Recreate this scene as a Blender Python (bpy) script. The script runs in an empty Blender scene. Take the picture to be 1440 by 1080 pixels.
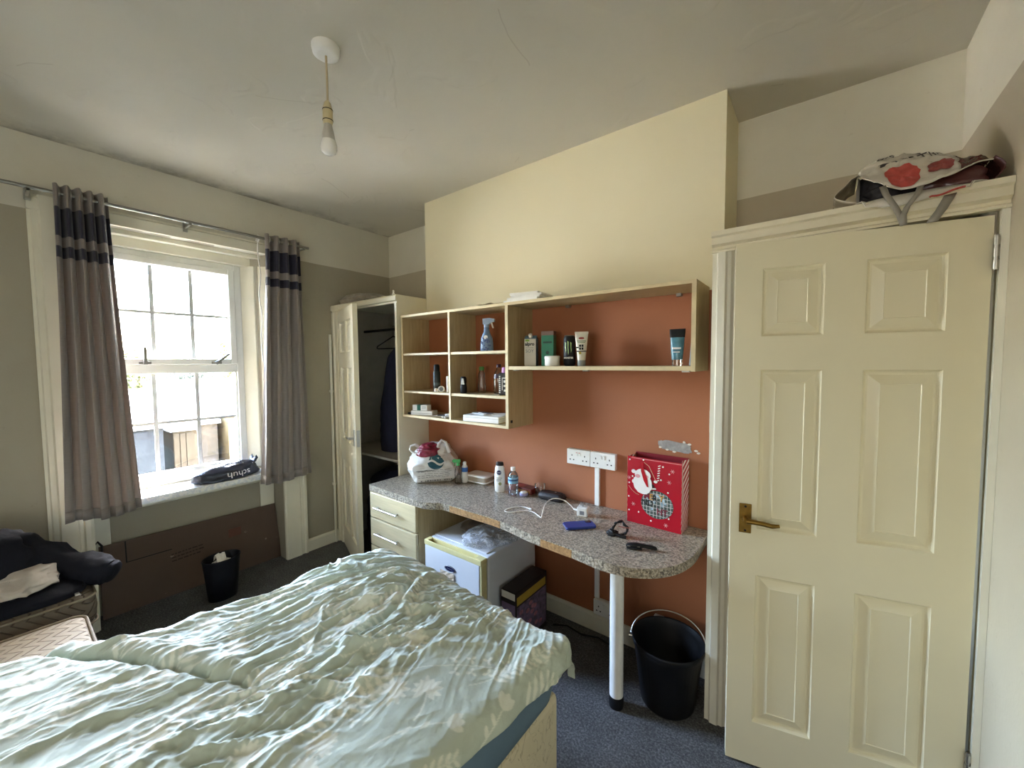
import bpy, math, random
import numpy as np
from mathutils import Vector, Matrix, Euler
PI = math.pi
random.seed(7)
SC = bpy.context.scene
COL = SC.collection

# ------------------------------------------------------------------ camera
cd = bpy.data.cameras.new('camera'); cam = bpy.data.objects.new('camera', cd); COL.objects.link(cam)
YAW, PIT, ROL, FPX, EYE = math.radians(37.5), math.radians(3.05), math.radians(-.43), 560.0, 1.54
fw = Vector((-math.sin(YAW)*math.cos(PIT), math.cos(YAW)*math.cos(PIT), -math.sin(PIT)))
rt = Vector((math.cos(YAW), math.sin(YAW), 0)); up = rt.cross(fw)
rt2 = rt*math.cos(ROL)+up*math.sin(ROL); up2 = up*math.cos(ROL)-rt*math.sin(ROL)
cam.matrix_world = Matrix(((rt2.x, up2.x, -fw.x, 0), (rt2.y, up2.y, -fw.y, 0), (rt2.z, up2.z, -fw.z, EYE), (0, 0, 0, 1)))
cd.sensor_width = 36; cd.lens = FPX/1440*36; cd.clip_start = .02; cd.clip_end = 300
SC.camera = cam

# ------------------------------------------------------------------ light
SKY, SUN, EXPO, BACK = 9.0, 50.0, 2.05, 8.0
w = bpy.data.worlds.new('sky'); SC.world = w; w.use_nodes = True
nt = w.node_tree; nt.nodes.clear()
sky = nt.nodes.new('ShaderNodeTexSky'); sky.sky_type = 'NISHITA'; sky.sun_disc = False
sky.sun_elevation = math.radians(48); sky.sun_rotation = math.radians(-20); sky.air_density = 1.0; sky.dust_density = 4.0
hsv = nt.nodes.new('ShaderNodeHueSaturation'); hsv.inputs['Saturation'].default_value = 1.0
bg = nt.nodes.new('ShaderNodeBackground'); bg.inputs['Strength'].default_value = SKY
wo = nt.nodes.new('ShaderNodeOutputWorld')
nt.links.new(sky.outputs[0], hsv.inputs['Color']); nt.links.new(hsv.outputs[0], bg.inputs[0]); nt.links.new(bg.outputs[0], wo.inputs[0])
sl = bpy.data.lights.new('sun', 'SUN'); sl.energy = SUN; sl.angle = math.radians(.6); sl.color = (1, .94, .84)
so = bpy.data.objects.new('sun', sl); COL.objects.link(so)
so.rotation_euler = Vector((.30, -.8, -1.0)).to_track_quat('-Z', 'Y').to_euler()
pl = bpy.data.lights.new('window_portal', 'AREA'); pl.shape = 'RECTANGLE'; pl.size = .86; pl.size_y = 1.56; pl.cycles.is_portal = True
po = bpy.data.objects.new('window_portal', pl); COL.objects.link(po)
po.location = (-3.50, .765, 1.5); po.rotation_euler = Vector((1, 0, 0)).to_track_quat('-Z', 'Y').to_euler()
# added soft fill lamp behind the camera, brightens the door and chimney wall
bl = bpy.data.lights.new('rear_fill_light', 'AREA'); bl.shape = 'RECTANGLE'; bl.size = 1.3; bl.size_y = 1.4; bl.energy = BACK; bl.color = (1, .97, .9)
bo = bpy.data.objects.new('rear_fill_light', bl); COL.objects.link(bo)
bo.location = (-.35, -2.5, 1.5); bo.rotation_euler = Vector((0, 1, 0)).to_track_quat('-Z', 'Y').to_euler()
vs = SC.view_settings
SC.display_settings.display_device = 'sRGB'
vs.view_transform = 'Standard'; vs.look = 'None'; vs.exposure = EXPO; vs.gamma = 1; vs.use_curve_mapping = False
try:
    SC.cycles.caustics_reflective = False; SC.cycles.caustics_refractive = False
    SC.cycles.sample_clamp_indirect = 12
    SC.cycles.max_bounces = 14; SC.cycles.diffuse_bounces = 8; SC.cycles.transparent_max_bounces = 16
except Exception: pass

# ------------------------------------------------------------------ materials
def srgb(r, g, b):
    f = lambda c: c/12.92 if c <= .04045 else ((c+.055)/1.055)**2.4
    return (f(r/255), f(g/255), f(b/255), 1)
class NT:
    def __init__(s, name):
        s.m = bpy.data.materials.new(name); s.m.use_nodes = True; s.t = s.m.node_tree; s.t.nodes.clear()
        s.out = s.n('ShaderNodeOutputMaterial')
    def n(s, typ, ins=None, **kw):
        d = s.t.nodes.new(typ)
        for k, v in kw.items(): setattr(d, k, v)
        for k, v in (ins or {}).items(): s.set(d.inputs[k], v)
        return d
    def set(s, sock, v):
        if isinstance(v, bpy.types.NodeSocket): s.t.links.new(v, sock)
        else:
            if isinstance(v, tuple) and len(v) == 3 and sock.type == 'RGBA': v = (*v, 1)
            sock.default_value = v
    def coord(s, out='Object', scale=(1, 1, 1), loc=(0, 0, 0), rot=(0, 0, 0)):
        c = s.n('ShaderNodeTexCoord'); mp = s.n('ShaderNodeMapping', {0: c.outputs[out], 'Scale': scale, 'Location': loc, 'Rotation': rot}); return mp.outputs[0]
    def noise(s, vec, scale, detail=3, rough=.55, dist=0):
        return s.n('ShaderNodeTexNoise', {'Vector': vec, 'Scale': scale, 'Detail': detail, 'Roughness': rough, 'Distortion': dist}).outputs['Fac']
    def ramp(s, fac, stops, interp='LINEAR'):
        r = s.n('ShaderNodeValToRGB', {0: fac}); e = r.color_ramp.elements; r.color_ramp.interpolation = interp
        while len(e) < len(stops): e.new(.5)
        for k, (p, c) in enumerate(stops):
            e[k].position = p; e[k].color = c if len(c) == 4 else (*c, 1)
        return r.outputs[0]
    def mix(s, fac, a, b, mode='MIX'):
        x = s.n('ShaderNodeMix', data_type='RGBA', blend_type=mode); s.set(x.inputs[0], fac); s.set(x.inputs[6], a); s.set(x.inputs[7], b); return x.outputs[2]
    def math(s, op, a, b=0.0, clamp=False):
        x = s.n('ShaderNodeMath', operation=op, use_clamp=clamp); s.set(x.inputs[0], a); s.set(x.inputs[1], b); return x.outputs[0]
    def sep(s, vec):
        return s.n('ShaderNodeSeparateXYZ', {0: vec}).outputs
    def bump(s, h, strength=.3, dist=.01):
        return s.n('ShaderNodeBump', {'Height': h, 'Strength': strength, 'Distance': dist}).outputs[0]
    def bsdf(s, **ins):
        b = s.n('ShaderNodeBsdfPrincipled')
        for k, v in ins.items(): s.set(b.inputs[k.replace('_', ' ')], v)
        return b
    def done(s, sh): s.t.links.new(sh if isinstance(sh, bpy.types.NodeSocket) else sh.outputs[0], s.out.inputs[0]); return s.m
MC = {}
def mat(name, c, rough=.5, var=.08, nscale=20, bump=0, bscale=60, metal=0, spec=.5, coat=0):
    """plain coloured procedural material with a little tonal variation and relief"""
    if name in MC: return MC[name]
    n = NT(name); v = n.coord()
    f = n.noise(v, nscale, 4)
    lo = tuple(x*(1-var) for x in c[:3]); hi = tuple(min(1, x*(1+var)) for x in c[:3])
    col = n.ramp(f, [(.3, lo), (.7, hi)])
    kw = dict(Base_Color=col, Roughness=rough, Metallic=metal)
    b = n.bsdf(**kw); b.inputs['Specular IOR Level'].default_value = spec
    if coat: b.inputs['Coat Weight'].default_value = coat
    if bump: n.set(b.inputs['Normal'], n.bump(n.noise(v, bscale, 4), bump, .01))
    MC[name] = n.done(b); return MC[name]
def glassy(name, tint=(.95, .97, .96), gloss=.08, rough=.02):
    if name in MC: return MC[name]
    n = NT(name)
    v = n.coord(); f = n.noise(v, 6, 2)
    tr = n.n('ShaderNodeBsdfTransparent', {0: n.mix(f, tuple(x*.97 for x in tint)+(1,), tint+(1,))}); gl = n.n('ShaderNodeBsdfGlossy', {'Roughness': rough})
    fr = n.n('ShaderNodeFresnel', {'IOR': 1.45}).outputs[0]
    fac = n.math('ADD', n.math('MULTIPLY', fr, .8), gloss*.5, True)
    mx = n.n('ShaderNodeMixShader', {0: fac, 1: tr.outputs[0], 2: gl.outputs[0]})
    MC[name] = n.done(mx); return MC[name]

def m_room_wall(name, low, high, zsplit):
    n = NT(name); v = n.coord(); z = n.sep(v)[2]
    wob = n.math('MULTIPLY', n.math('SUBTRACT', n.noise(v, 3, 2), .5), .012)
    f = n.math('GREATER_THAN', n.math('ADD', z, wob), zsplit)
    c = n.mix(f, low, high)
    g = n.ramp(n.noise(v, 2.2, 5, .6), [(.3, (.93, .92, .9)), (.65, (1, 1, 1))])
    sp = n.ramp(n.noise(v, 38, 2, .5), [(.24, (.8, .77, .72)), (.3, (1, 1, 1))])
    c = n.mix(1, c, g, 'MULTIPLY'); c = n.mix(.35, c, sp, 'MULTIPLY')
    h = n.math('ADD', n.noise(v, 5, 4), n.math('MULTIPLY', n.noise(v, 70, 3), .25))
    return n.done(n.bsdf(Base_Color=c, Roughness=.72, Normal=n.bump(h, .25, .012)))
CREAM = srgb(226, 216, 182); WHITE_W = srgb(228, 224, 208); BEIGE = srgb(190, 180, 158)
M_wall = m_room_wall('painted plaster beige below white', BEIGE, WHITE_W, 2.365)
M_wall_left = m_room_wall('beige below white plaster with painted shade', srgb(164, 157, 139), srgb(208, 204, 190), 2.365)  # darker, greyer copy of the wall paint: window wall's shade put into its colour
def m_breast():
    n = NT('painted plaster terracotta below cream'); v = n.coord(); x, y, z = n.sep(v)
    wob = n.math('MULTIPLY', n.math('SUBTRACT', n.noise(v, 6, 3), .5), .012)
    inx = n.math('LESS_THAN', n.math('ADD', x, wob), -.398)
    inz = n.math('LESS_THAN', n.math('ADD', z, wob), 1.872)
    iny = n.math('LESS_THAN', y, 2.07)
    f = n.math('MULTIPLY', n.math('MULTIPLY', inx, inz), iny)
    orange = n.mix(n.noise(v, 3.5, 5), srgb(154, 94, 60), srgb(166, 104, 68))
    fl = n.ramp(n.noise(v, 26, 2), [(.22, (.75, .66, .6)), (.27, (1, 1, 1))])
    orange = n.mix(.3, orange, fl, 'MULTIPLY')
    cr = n.mix(n.noise(v, 1.6, 5), srgb(226, 216, 182), srgb(232, 224, 194))
    h = n.math('ADD', n.noise(v, 4, 4), n.math('MULTIPLY', n.noise(v, 80, 3), .2))
    return n.done(n.bsdf(Base_Color=n.mix(f, cr, orange), Roughness=.62, Normal=n.bump(h, .25, .012)))
M_breast = m_breast()
def m_ceiling():
    n = NT('stained white ceiling paint'); v = n.coord(); x, y, z = n.sep(v)
    c = n.mix(n.noise(v, 1.3, 5), srgb(190, 185, 171), srgb(206, 201, 187))
    # damp stains creeping in from the outside wall
    d = n.math('SUBTRACT', 1.0, n.math('DIVIDE', n.math('ADD', x, 3.3), .28), True)
    st = n.math('MULTIPLY', n.math('MULTIPLY', d, d), n.ramp(n.noise(v, 5, 6, .65), [(.4, (0, 0, 0)), (.62, (1, 1, 1))]))
    c = n.mix(n.math('MULTIPLY', st, .75), c, srgb(96, 88, 76))
    # hairline cracks and patched plaster
    cr = n.n('ShaderNodeTexVoronoi', {'Vector': n.mix(.18, v, n.n('ShaderNodeTexNoise', {'Vector': v, 'Scale': 3.0}).outputs['Color']), 'Scale': 1.1}, feature='DISTANCE_TO_EDGE').outputs['Distance']
    ck = n.math('MULTIPLY', n.math('LESS_THAN', cr, .0025), n.math('GREATER_THAN', n.noise(v, 2.1, 2), .58))
    c = n.mix(n.math('MULTIPLY', ck, .3), c, srgb(150, 140, 122))
    pt = n.ramp(n.noise(v, 3.2, 2, .4, 1.5), [(.60, (0, 0, 0)), (.66, (1, 1, 1))])
    h = n.math('ADD', n.math('ADD', n.math('MULTIPLY', n.noise(v, 1.2, 3), 3.0), n.math('MULTIPLY', pt, .3)), n.math('MULTIPLY', n.noise(v, 30, 3), .12))
    return n.done(n.bsdf(Base_Color=c, Roughness=.8, Normal=n.bump(h, .35, .02)))
M_ceil = m_ceiling()
def m_carpet():
    n = NT('grey cut pile carpet'); v = n.coord()
    a = n.noise(v, 110, 4, .8); b = n.noise(v, 9, 5, .6)
    c = n.ramp(a, [(.3, srgb(58, 57, 58)), (.5, srgb(104, 103, 104)), (.7, srgb(160, 158, 156))])
    c = n.mix(1, c, n.ramp(b, [(.3, (.68, .67, .65)), (.7, (1, 1, 1))]), 'MULTIPLY')
    h = n.math('ADD', n.noise(v, 300, 2, .8), n.math('MULTIPLY', b, .6))
    return n.done(n.bsdf(Base_Color=c, Roughness=.95, Normal=n.bump(h, .9, .012)))
M_carpet = m_carpet()
def m_laminate():
    n = NT('speckled granite laminate'); v = n.coord()
    vo = n.n('ShaderNodeTexVoronoi', {'Vector': v, 'Scale': 150.0}).outputs['Color']
    g = n.sep(vo)[0]
    c = n.ramp(g, [(.0, srgb(80, 72, 64)), (.14, srgb(122, 113, 100)), (.36, srgb(164, 154, 136)), (.64, srgb(194, 183, 164)), (.88, srgb(146, 130, 110))], 'CONSTANT')
    c = n.mix(.22, c, n.ramp(n.noise(v, 60, 3), [(.3, srgb(100, 94, 86)), (.7, srgb(196, 188, 172))]))
    return n.done(n.bsdf(Base_Color=c, Roughness=.3))
M_lam = m_laminate()
def m_veneer(name, a, b, axis='x', rough=.5):
    n = NT(name); sc = {'x': (1.2, 14, 14), 'y': (14, 1.2, 14), 'z': (14, 14, 1.2)}[axis]
    v = n.coord(scale=sc)
    f = n.noise(v, 4, 5, .6, .6)
    return n.done(n.bsdf(Base_Color=n.ramp(f, [(.3, a), (.7, b)]), Roughness=rough, Normal=n.bump(f, .05, .01)))
M_ven = m_veneer('pale maple veneer upright', srgb(168, 148, 108), srgb(190, 170, 130), 'z')
M_venx = m_veneer('pale maple veneer lengthwise', srgb(172, 152, 112), srgb(194, 174, 134), 'x')
M_drw = m_veneer('pale maple drawer front', srgb(192, 176, 138), srgb(208, 192, 152), 'x', .42)
M_edge = mat('cream edging tape', srgb(208, 190, 150), .5)
M_chip = mat('bare chipboard', srgb(164, 126, 80), .9, .35, 70, .5, 200)
M_gloss = mat('cream gloss paint', srgb(224, 216, 190), .32, .03, 4, .06, 12)
M_glossw = mat('white gloss paint', srgb(226, 222, 204), .34, .04, 5, .08, 14)
M_door = mat('cream door paint', srgb(228, 220, 190), .38, .025, 3, .05, 10)
M_upvc = mat('white window plastic', srgb(236, 236, 230), .3, .03, 6)
M_glassw = glassy('window glass', (.97, .98, .98), .05)
M_bar = mat('grey glazing bar', srgb(188, 188, 184), .5)
M_steel = mat('brushed steel', srgb(190, 188, 182), .28, .06, 60, 0, 60, 1)
M_chrome = mat('worn chrome', srgb(150, 148, 142), .3, .1, 40, 0, 60, 1)
M_brass = mat('aged brass', srgb(142, 112, 56), .35, .2, 50, 0, 60, 1)
M_white = mat('white plastic', srgb(234, 233, 228), .38, .03)
M_black = mat('black plastic', srgb(16, 16, 19), .5, .1, 20, .05, 60, 0, .3)
M_dark = mat('dark gap', srgb(26, 23, 20), .9)
M_paper = mat('white paper', srgb(232, 230, 224), .8, .05)
def m_curtain():
    n = NT('taupe slub curtain with navy bands'); v = n.coord(); z = n.sep(v)[2]
    sl_ = n.noise(n.coord(scale=(3, 3, 160)), 6, 3); sv = n.noise(n.coord(scale=(120, 120, 4)), 5, 3)
    base = n.mix(sl_, srgb(128, 120, 116), srgb(172, 162, 156)); base = n.mix(n.math('MULTIPLY', sv, .35), base, srgb(112, 100, 96))
    navy = n.mix(sv, srgb(28, 27, 46), srgb(48, 44, 66))
    b1 = n.math('MULTIPLY', n.math('GREATER_THAN', z, 1.515), n.math('LESS_THAN', z, 1.662))
    b2 = n.math('MULTIPLY', n.math('GREATER_THAN', z, 1.405), n.math('LESS_THAN', z, 1.463))
    c = n.mix(n.math('ADD', b1, b2, True), base, navy)
    d = n.bsdf(Base_Color=c, Roughness=.55, Normal=n.bump(sl_, .2, .004)); d.inputs['Sheen Weight'].default_value = .3
    tl = n.n('ShaderNodeBsdfTranslucent', {0: n.mix(1, c, (1, .9, .78, 1), 'MULTIPLY')})
    return n.done(n.n('ShaderNodeMixShader', {0: .2, 1: d.outputs[0], 2: tl.outputs[0]}))
M_curt = m_curtain()
def m_duvet():
    n = NT('sage duvet cotton with leaf print'); v = n.coord()
    a = n.n('ShaderNodeAttribute', attribute_name='print').outputs['Fac']
    sage = n.mix(n.noise(v, 8, 3), srgb(173, 184, 170), srgb(183, 194, 180))
    c = n.mix(a, sage, srgb(214, 218, 204))
    wv = n.noise(v, 900, 2)
    b = n.bsdf(Base_Color=c, Roughness=.8, Normal=n.bump(n.math('ADD', n.math('MULTIPLY', n.noise(v, 70, 4), 1.0), n.math('MULTIPLY', wv, .2)), .25, .006)); b.inputs['Sheen Weight'].default_value = .25
    return n.done(b)
M_duvet = m_duvet()
M_sheet = mat('blue sheet cotton', srgb(98, 122, 142), .85, .06, 6, .15, 40)
def m_quilt(name, a, b, sc=1):
    n = NT(name); v = n.coord(scale=(sc, sc, sc)); x, y, z = n.sep(v)
    zig = n.math('ABSOLUTE', n.math('SUBTRACT', n.math('FRACT', n.math('MULTIPLY', n.math('ADD', x, z), 13.0)), .5))
    st = n.math('FRACT', n.math('ADD', n.math('MULTIPLY', y, 24.0), n.math('MULTIPLY', zig, 2.2)))
    ln = n.ramp(st, [(.0, (0, 0, 0)), (.12, (1, 1, 1)), (.88, (1, 1, 1)), (1.0, (0, 0, 0))])
    c = n.mix(n.noise(v, 14, 4), a, b); c = n.mix(ln, tuple(t*.74 for t in a[:3])+(1,), c)
    return n.done(n.bsdf(Base_Color=c, Roughness=.85, Normal=n.bump(ln, .7, .012)))
M_quilt = m_quilt('brown zigzag quilted ticking', srgb(84, 74, 62), srgb(108, 96, 82))
M_quilt2 = m_quilt('beige zigzag quilted ticking', srgb(160, 148, 130), srgb(186, 174, 154))
def m_damask():
    n = NT('cream divan fabric with scrolling print'); v = n.coord()
    nz = n.noise(v, 9, 3, .5, 2.5); ln = n.ramp(n.math('ABSOLUTE', n.math('SUBTRACT', nz, .5)), [(.0, (1, 1, 1)), (.018, (0, 0, 0))])
    return n.done(n.bsdf(Base_Color=n.mix(n.math('MULTIPLY', ln, .5), srgb(208, 198, 170), srgb(130, 114, 90)), Roughness=.8))
M_divan = m_damask()
M_navy = mat('navy puffer nylon', srgb(13, 15, 25), .8, .2, 12, .6, 14, 0, .25)
M_navy2 = mat('navy wool', srgb(24, 26, 48), .9, .15, 40, .2, 80)
M_greycl = mat('grey jersey', srgb(176, 168, 158), .9, .1, 16, .35, 18)
def m_cardboard():
    n = NT('brown corrugated cardboard'); v = n.coord()
    fl = n.noise(n.coord(scale=(1, 140, 1)), 2, 2)
    c = n.mix(n.noise(v, 4, 4), srgb(84, 68, 58), srgb(98, 80, 68)); c = n.mix(n.math('MULTIPLY', fl, .2), c, srgb(104, 78, 60))
    tear = n.ramp(n.noise(v, 16, 4, .6), [(.70, (0, 0, 0)), (.74, (1, 1, 1))])
    c = n.mix(n.math('MULTIPLY', tear, .5), c, srgb(176, 156, 138))
    return n.done(n.bsdf(Base_Color=c, Roughness=.85, Normal=n.bump(fl, .12, .004)))
M_card = m_cardboard()

# ------------------------------------------------------------------ geometry helpers
ROOTS = {}
class MB:
    def __init__(s): s.v = []; s.f = []; s.mi = []; s.sm = []; s.M = None
    def at(s, M): s.M = M; return s
    def add(s, vs, fs, mi=0, smooth=False):
        b = len(s.v)
        s.v += [tuple(s.M @ Vector(p)) for p in vs] if s.M is not None else [tuple(p) for p in vs]
        for f in fs: s.f.append(tuple(b+i for i in f)); s.mi.append(mi); s.sm.append(smooth)
        return s
    def box(s, x0, x1, y0, y1, z0, z1, mi=0):
        if x0 > x1: x0, x1 = x1, x0
        if y0 > y1: y0, y1 = y1, y0
        if z0 > z1: z0, z1 = z1, z0
        v = [(x0, y0, z0), (x1, y0, z0), (x1, y1, z0), (x0, y1, z0), (x0, y0, z1), (x1, y0, z1), (x1, y1, z1), (x0, y1, z1)]
        return s.add(v, [(3, 2, 1, 0), (4, 5, 6, 7), (0, 1, 5, 4), (1, 2, 6, 5), (2, 3, 7, 6), (3, 0, 4, 7)], mi)
    def prism(s, poly, z0, z1, mi=0, smooth=False):
        n = len(poly); v = [(x, y, z0) for x, y in poly]+[(x, y, z1) for x, y in poly]
        s.add(v, [tuple(range(n-1, -1, -1)), tuple(range(n, 2*n))], mi)
        return s.add(v, [(i, (i+1) % n, n+(i+1) % n, n+i) for i in range(n)], mi, smooth)
    def ext(s, prof, o, U, V, W, mi=0, smooth=False):
        """profile (closed, in U,V) swept along vector W from o"""
        o, U, V, W = map(Vector, (o, U, V, W)); n = len(prof)
        a = [o+U*p+V*q for p, q in prof]; v = a+[p+W for p in a]
        s.add(v, [tuple(range(n-1, -1, -1)), tuple(range(n, 2*n))], mi)
        return s.add(v, [(i, (i+1) % n, n+(i+1) % n, n+i) for i in range(n)], mi, smooth)
    def tube(s, pts, r, n=8, mi=0, caps=True, smooth=True):
        pts = [Vector(p) for p in pts]; m = len(pts); rs = r if isinstance(r, (list, tuple)) else [r]*m
        rings = []; u = None
        for i, p in enumerate(pts):
            t = (pts[min(i+1, m-1)]-pts[max(i-1, 0)]).normalized()
            if u is None:
                u = t.cross(Vector((0, 0, 1)))
                if u.length < 1e-3: u = t.cross(Vector((1, 0, 0)))
            u = (u-t*u.dot(t)).normalized(); w_ = t.cross(u)
            rings += [p+(u*math.cos(2*PI*k/n)+w_*math.sin(2*PI*k/n))*rs[i] for k in range(n)]
        f = [(i*n+k, i*n+(k+1) % n, (i+1)*n+(k+1) % n, (i+1)*n+k) for i in range(m-1) for k in range(n)]
        s.add(rings, f, mi, smooth)
        if caps: s.add(rings[:n], [tuple(range(n-1, -1, -1))], mi); s.add(rings[-n:], [tuple(range(n))], mi)
        return s
    def cyl(s, p0, p1, r0, r1=None, n=24, mi=0, smooth=True):
        return s.tube([p0, p1], [r0, r0 if r1 is None else r1], n, mi, True, smooth)
    def lathe(s, prof, c=(0, 0, 0), n=24, mi=0, capb=True, capt=True, sx=1, sy=1, smooth=True):
        """prof: (r,z) bottom to top about a vertical axis at c"""
        v = [(c[0]+r*sx*math.cos(2*PI*k/n), c[1]+r*sy*math.sin(2*PI*k/n), c[2]+z) for r, z in prof for k in range(n)]
        m = len(prof)
        s.add(v, [(i*n+k, i*n+(k+1) % n, (i+1)*n+(k+1) % n, (i+1)*n+k) for i in range(m-1) for k in range(n)], mi, smooth)
        if capb: s.add(v[:n], [tuple(range(n-1, -1, -1))], mi)
        if capt: s.add(v[-n:], [tuple(range(n))], mi)
        return s
    def rings(s, rs, mi=0, capb=True, capt=True, smooth=True):
        n = len(rs[0]); v = [p for r in rs for p in r]; m = len(rs)
        s.add(v, [(i*n+k, i*n+(k+1) % n, (i+1)*n+(k+1) % n, (i+1)*n+k) for i in range(m-1) for k in range(n)], mi, smooth)
        if capb: s.add(rs[0], [tuple(range(n-1, -1, -1))], mi, smooth)
        if capt: s.add(rs[-1], [tuple(range(n))], mi, smooth)
        return s
    def grid(s, P, mi=0, smooth=True, thick=None):
        n, m = len(P), len(P[0]); v = [tuple(p) for r in P for p in r]
        f = [(i*m+j, (i+1)*m+j, (i+1)*m+j+1, i*m+j+1) for i in range(n-1) for j in range(m-1)]
        return s.add(v, f, mi, smooth)
    def build(s, name, m, parent=None, world=False, bevel=0, seg=2, solid=0, sub=0, rot=None):
        me = bpy.data.meshes.new(name)
        vs_ = s.v
        if world and parent is not None:
            inv = absm(parent).inverted(); vs_ = [tuple(inv @ Vector(p)) for p in vs_]
        me.from_pydata(vs_, [], s.f)
        for q in (m if isinstance(m, (list, tuple)) else [m]): me.materials.append(q)
        me.polygons.foreach_set('material_index', s.mi); me.polygons.foreach_set('use_smooth', s.sm); me.update()
        o = bpy.data.objects.new(name, me); COL.objects.link(o)
        if parent is not None: o.parent = parent
        if solid: md = o.modifiers.new('solid', 'SOLIDIFY'); md.thickness = solid; md.offset = 0
        if sub: md = o.modifiers.new('sub', 'SUBSURF'); md.levels = sub; md.render_levels = sub
        if bevel: md = o.modifiers.new('bevel', 'BEVEL'); md.width = bevel; md.segments = seg; md.limit_method = 'ANGLE'; md.angle_limit = math.radians(40)
        return o
def absm(o):
    M = o.matrix_basis.copy(); p = o.parent
    while p is not None: M = p.matrix_basis @ M; p = p.parent
    return M
def tag(o, label=None, cat=None, group=None, kind=None):
    if label: o['label'] = label
    if cat: o['category'] = cat
    if group: o['group'] = group
    if kind: o['kind'] = kind
    return o
def thing(name, label, cat, loc=(0, 0, 0), rz=0, group=None, kind=None, rot=None):
    o = bpy.data.objects.new(name, None); COL.objects.link(o); o.location = loc; o.rotation_euler = rot or (0, 0, rz); o.empty_display_size = .05
    return tag(o, label, cat, group, kind)
def text_obj(s, size, align='CENTER', bold=0, ext=.0002):
    c = bpy.data.curves.new('lettering', 'FONT'); c.body = s; c.size = size; c.align_x = align; c.align_y = 'CENTER'; c.extrude = ext; c.offset = bold; c.resolution_u = 3
    o = bpy.data.objects.new('lettering_curve', c); COL.objects.link(o)
    dg = bpy.context.evaluated_depsgraph_get(); me = bpy.data.meshes.new_from_object(o.evaluated_get(dg)); bpy.data.objects.remove(o); bpy.data.curves.remove(c)
    return me
def text(s, size, m, parent, loc, rot, sx=1, name='lettering', align='CENTER', ext=.0002, bold=0):
    me = text_obj(s, size, align, bold, ext); me.materials.clear(); me.materials.append(m); me.name = name
    me.polygons.foreach_set('material_index', [0]*len(me.polygons))
    o = bpy.data.objects.new(name, me); COL.objects.link(o); o.parent = parent; o.location = loc; o.rotation_euler = rot; o.scale = (sx, 1, 1)
    return o
from mathutils.bvhtree import BVHTree
def bvh(o): return BVHTree.FromPolygons([v.co.copy() for v in o.data.vertices], [tuple(p.vertices) for p in o.data.polygons])
def stick(tree, vs, fs, d, name, mt, par, lift=.0012, back=.5):
    """lay flat polygons (points in the thing's own space) onto a soft body along direction d"""
    d = Vector(d); out = []
    for p in vs:
        p = Vector(p); h = tree.ray_cast(p-d*back, d)
        out.append(h[0]-d*lift if h[0] is not None else p)
    mb = MB(); mb.add(out, fs, 0, True); return mb.build(name, mt, par)
def fan_poly(outline, rings=6):
    """polygon outline -> dense rings towards its centre"""
    c = Vector((sum(p[0] for p in outline), sum(p[1] for p in outline), sum(p[2] for p in outline)))/len(outline); n = len(outline)
    vs = [c+(Vector(p)-c)*(1-k/rings) for k in range(rings) for p in outline]+[c]
    fs = [(k*n+i, k*n+(i+1) % n, (k+1)*n+(i+1) % n, (k+1)*n+i) for k in range(rings-1) for i in range(n)]+[((rings-1)*n+i, (rings-1)*n+(i+1) % n, rings*n) for i in range(n)]
    return vs, fs
_rng = np.random.RandomState(3)
_T2 = _rng.rand(256, 256); _T3 = _rng.rand(64, 64, 64)
def vn2(x, y, seed=0):
    x = np.asarray(x, float)+seed*17.31; y = np.asarray(y, float)+seed*7.77
    i = np.floor(x).astype(int); j = np.floor(y).astype(int); u = x-i; v = y-j
    u = u*u*u*(u*(u*6-15)+10); v = v*v*v*(v*(v*6-15)+10)
    a = _T2[i % 256, j % 256]; b = _T2[(i+1) % 256, j % 256]; c = _T2[i % 256, (j+1) % 256]; d = _T2[(i+1) % 256, (j+1) % 256]
    return (a*(1-u)+b*u)*(1-v)+(c*(1-u)+d*u)*v
def vn3(p, seed=0):
    x, y, z = p[..., 0]+seed*3.1, p[..., 1]+seed*5.7, p[..., 2]+seed*9.3
    i, j, k = (np.floor(q).astype(int) for q in (x, y, z)); u, v, w_ = x-i, y-j, z-k
    u, v, w_ = (q*q*(3-2*q) for q in (u, v, w_))
    r = 0
    for di in (0, 1):
        for dj in (0, 1):
            for dk in (0, 1):
                r = r+_T3[(i+di) % 64, (j+dj) % 64, (k+dk) % 64]*(u if di else 1-u)*(v if dj else 1-v)*(w_ if dk else 1-w_)
    return r
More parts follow.
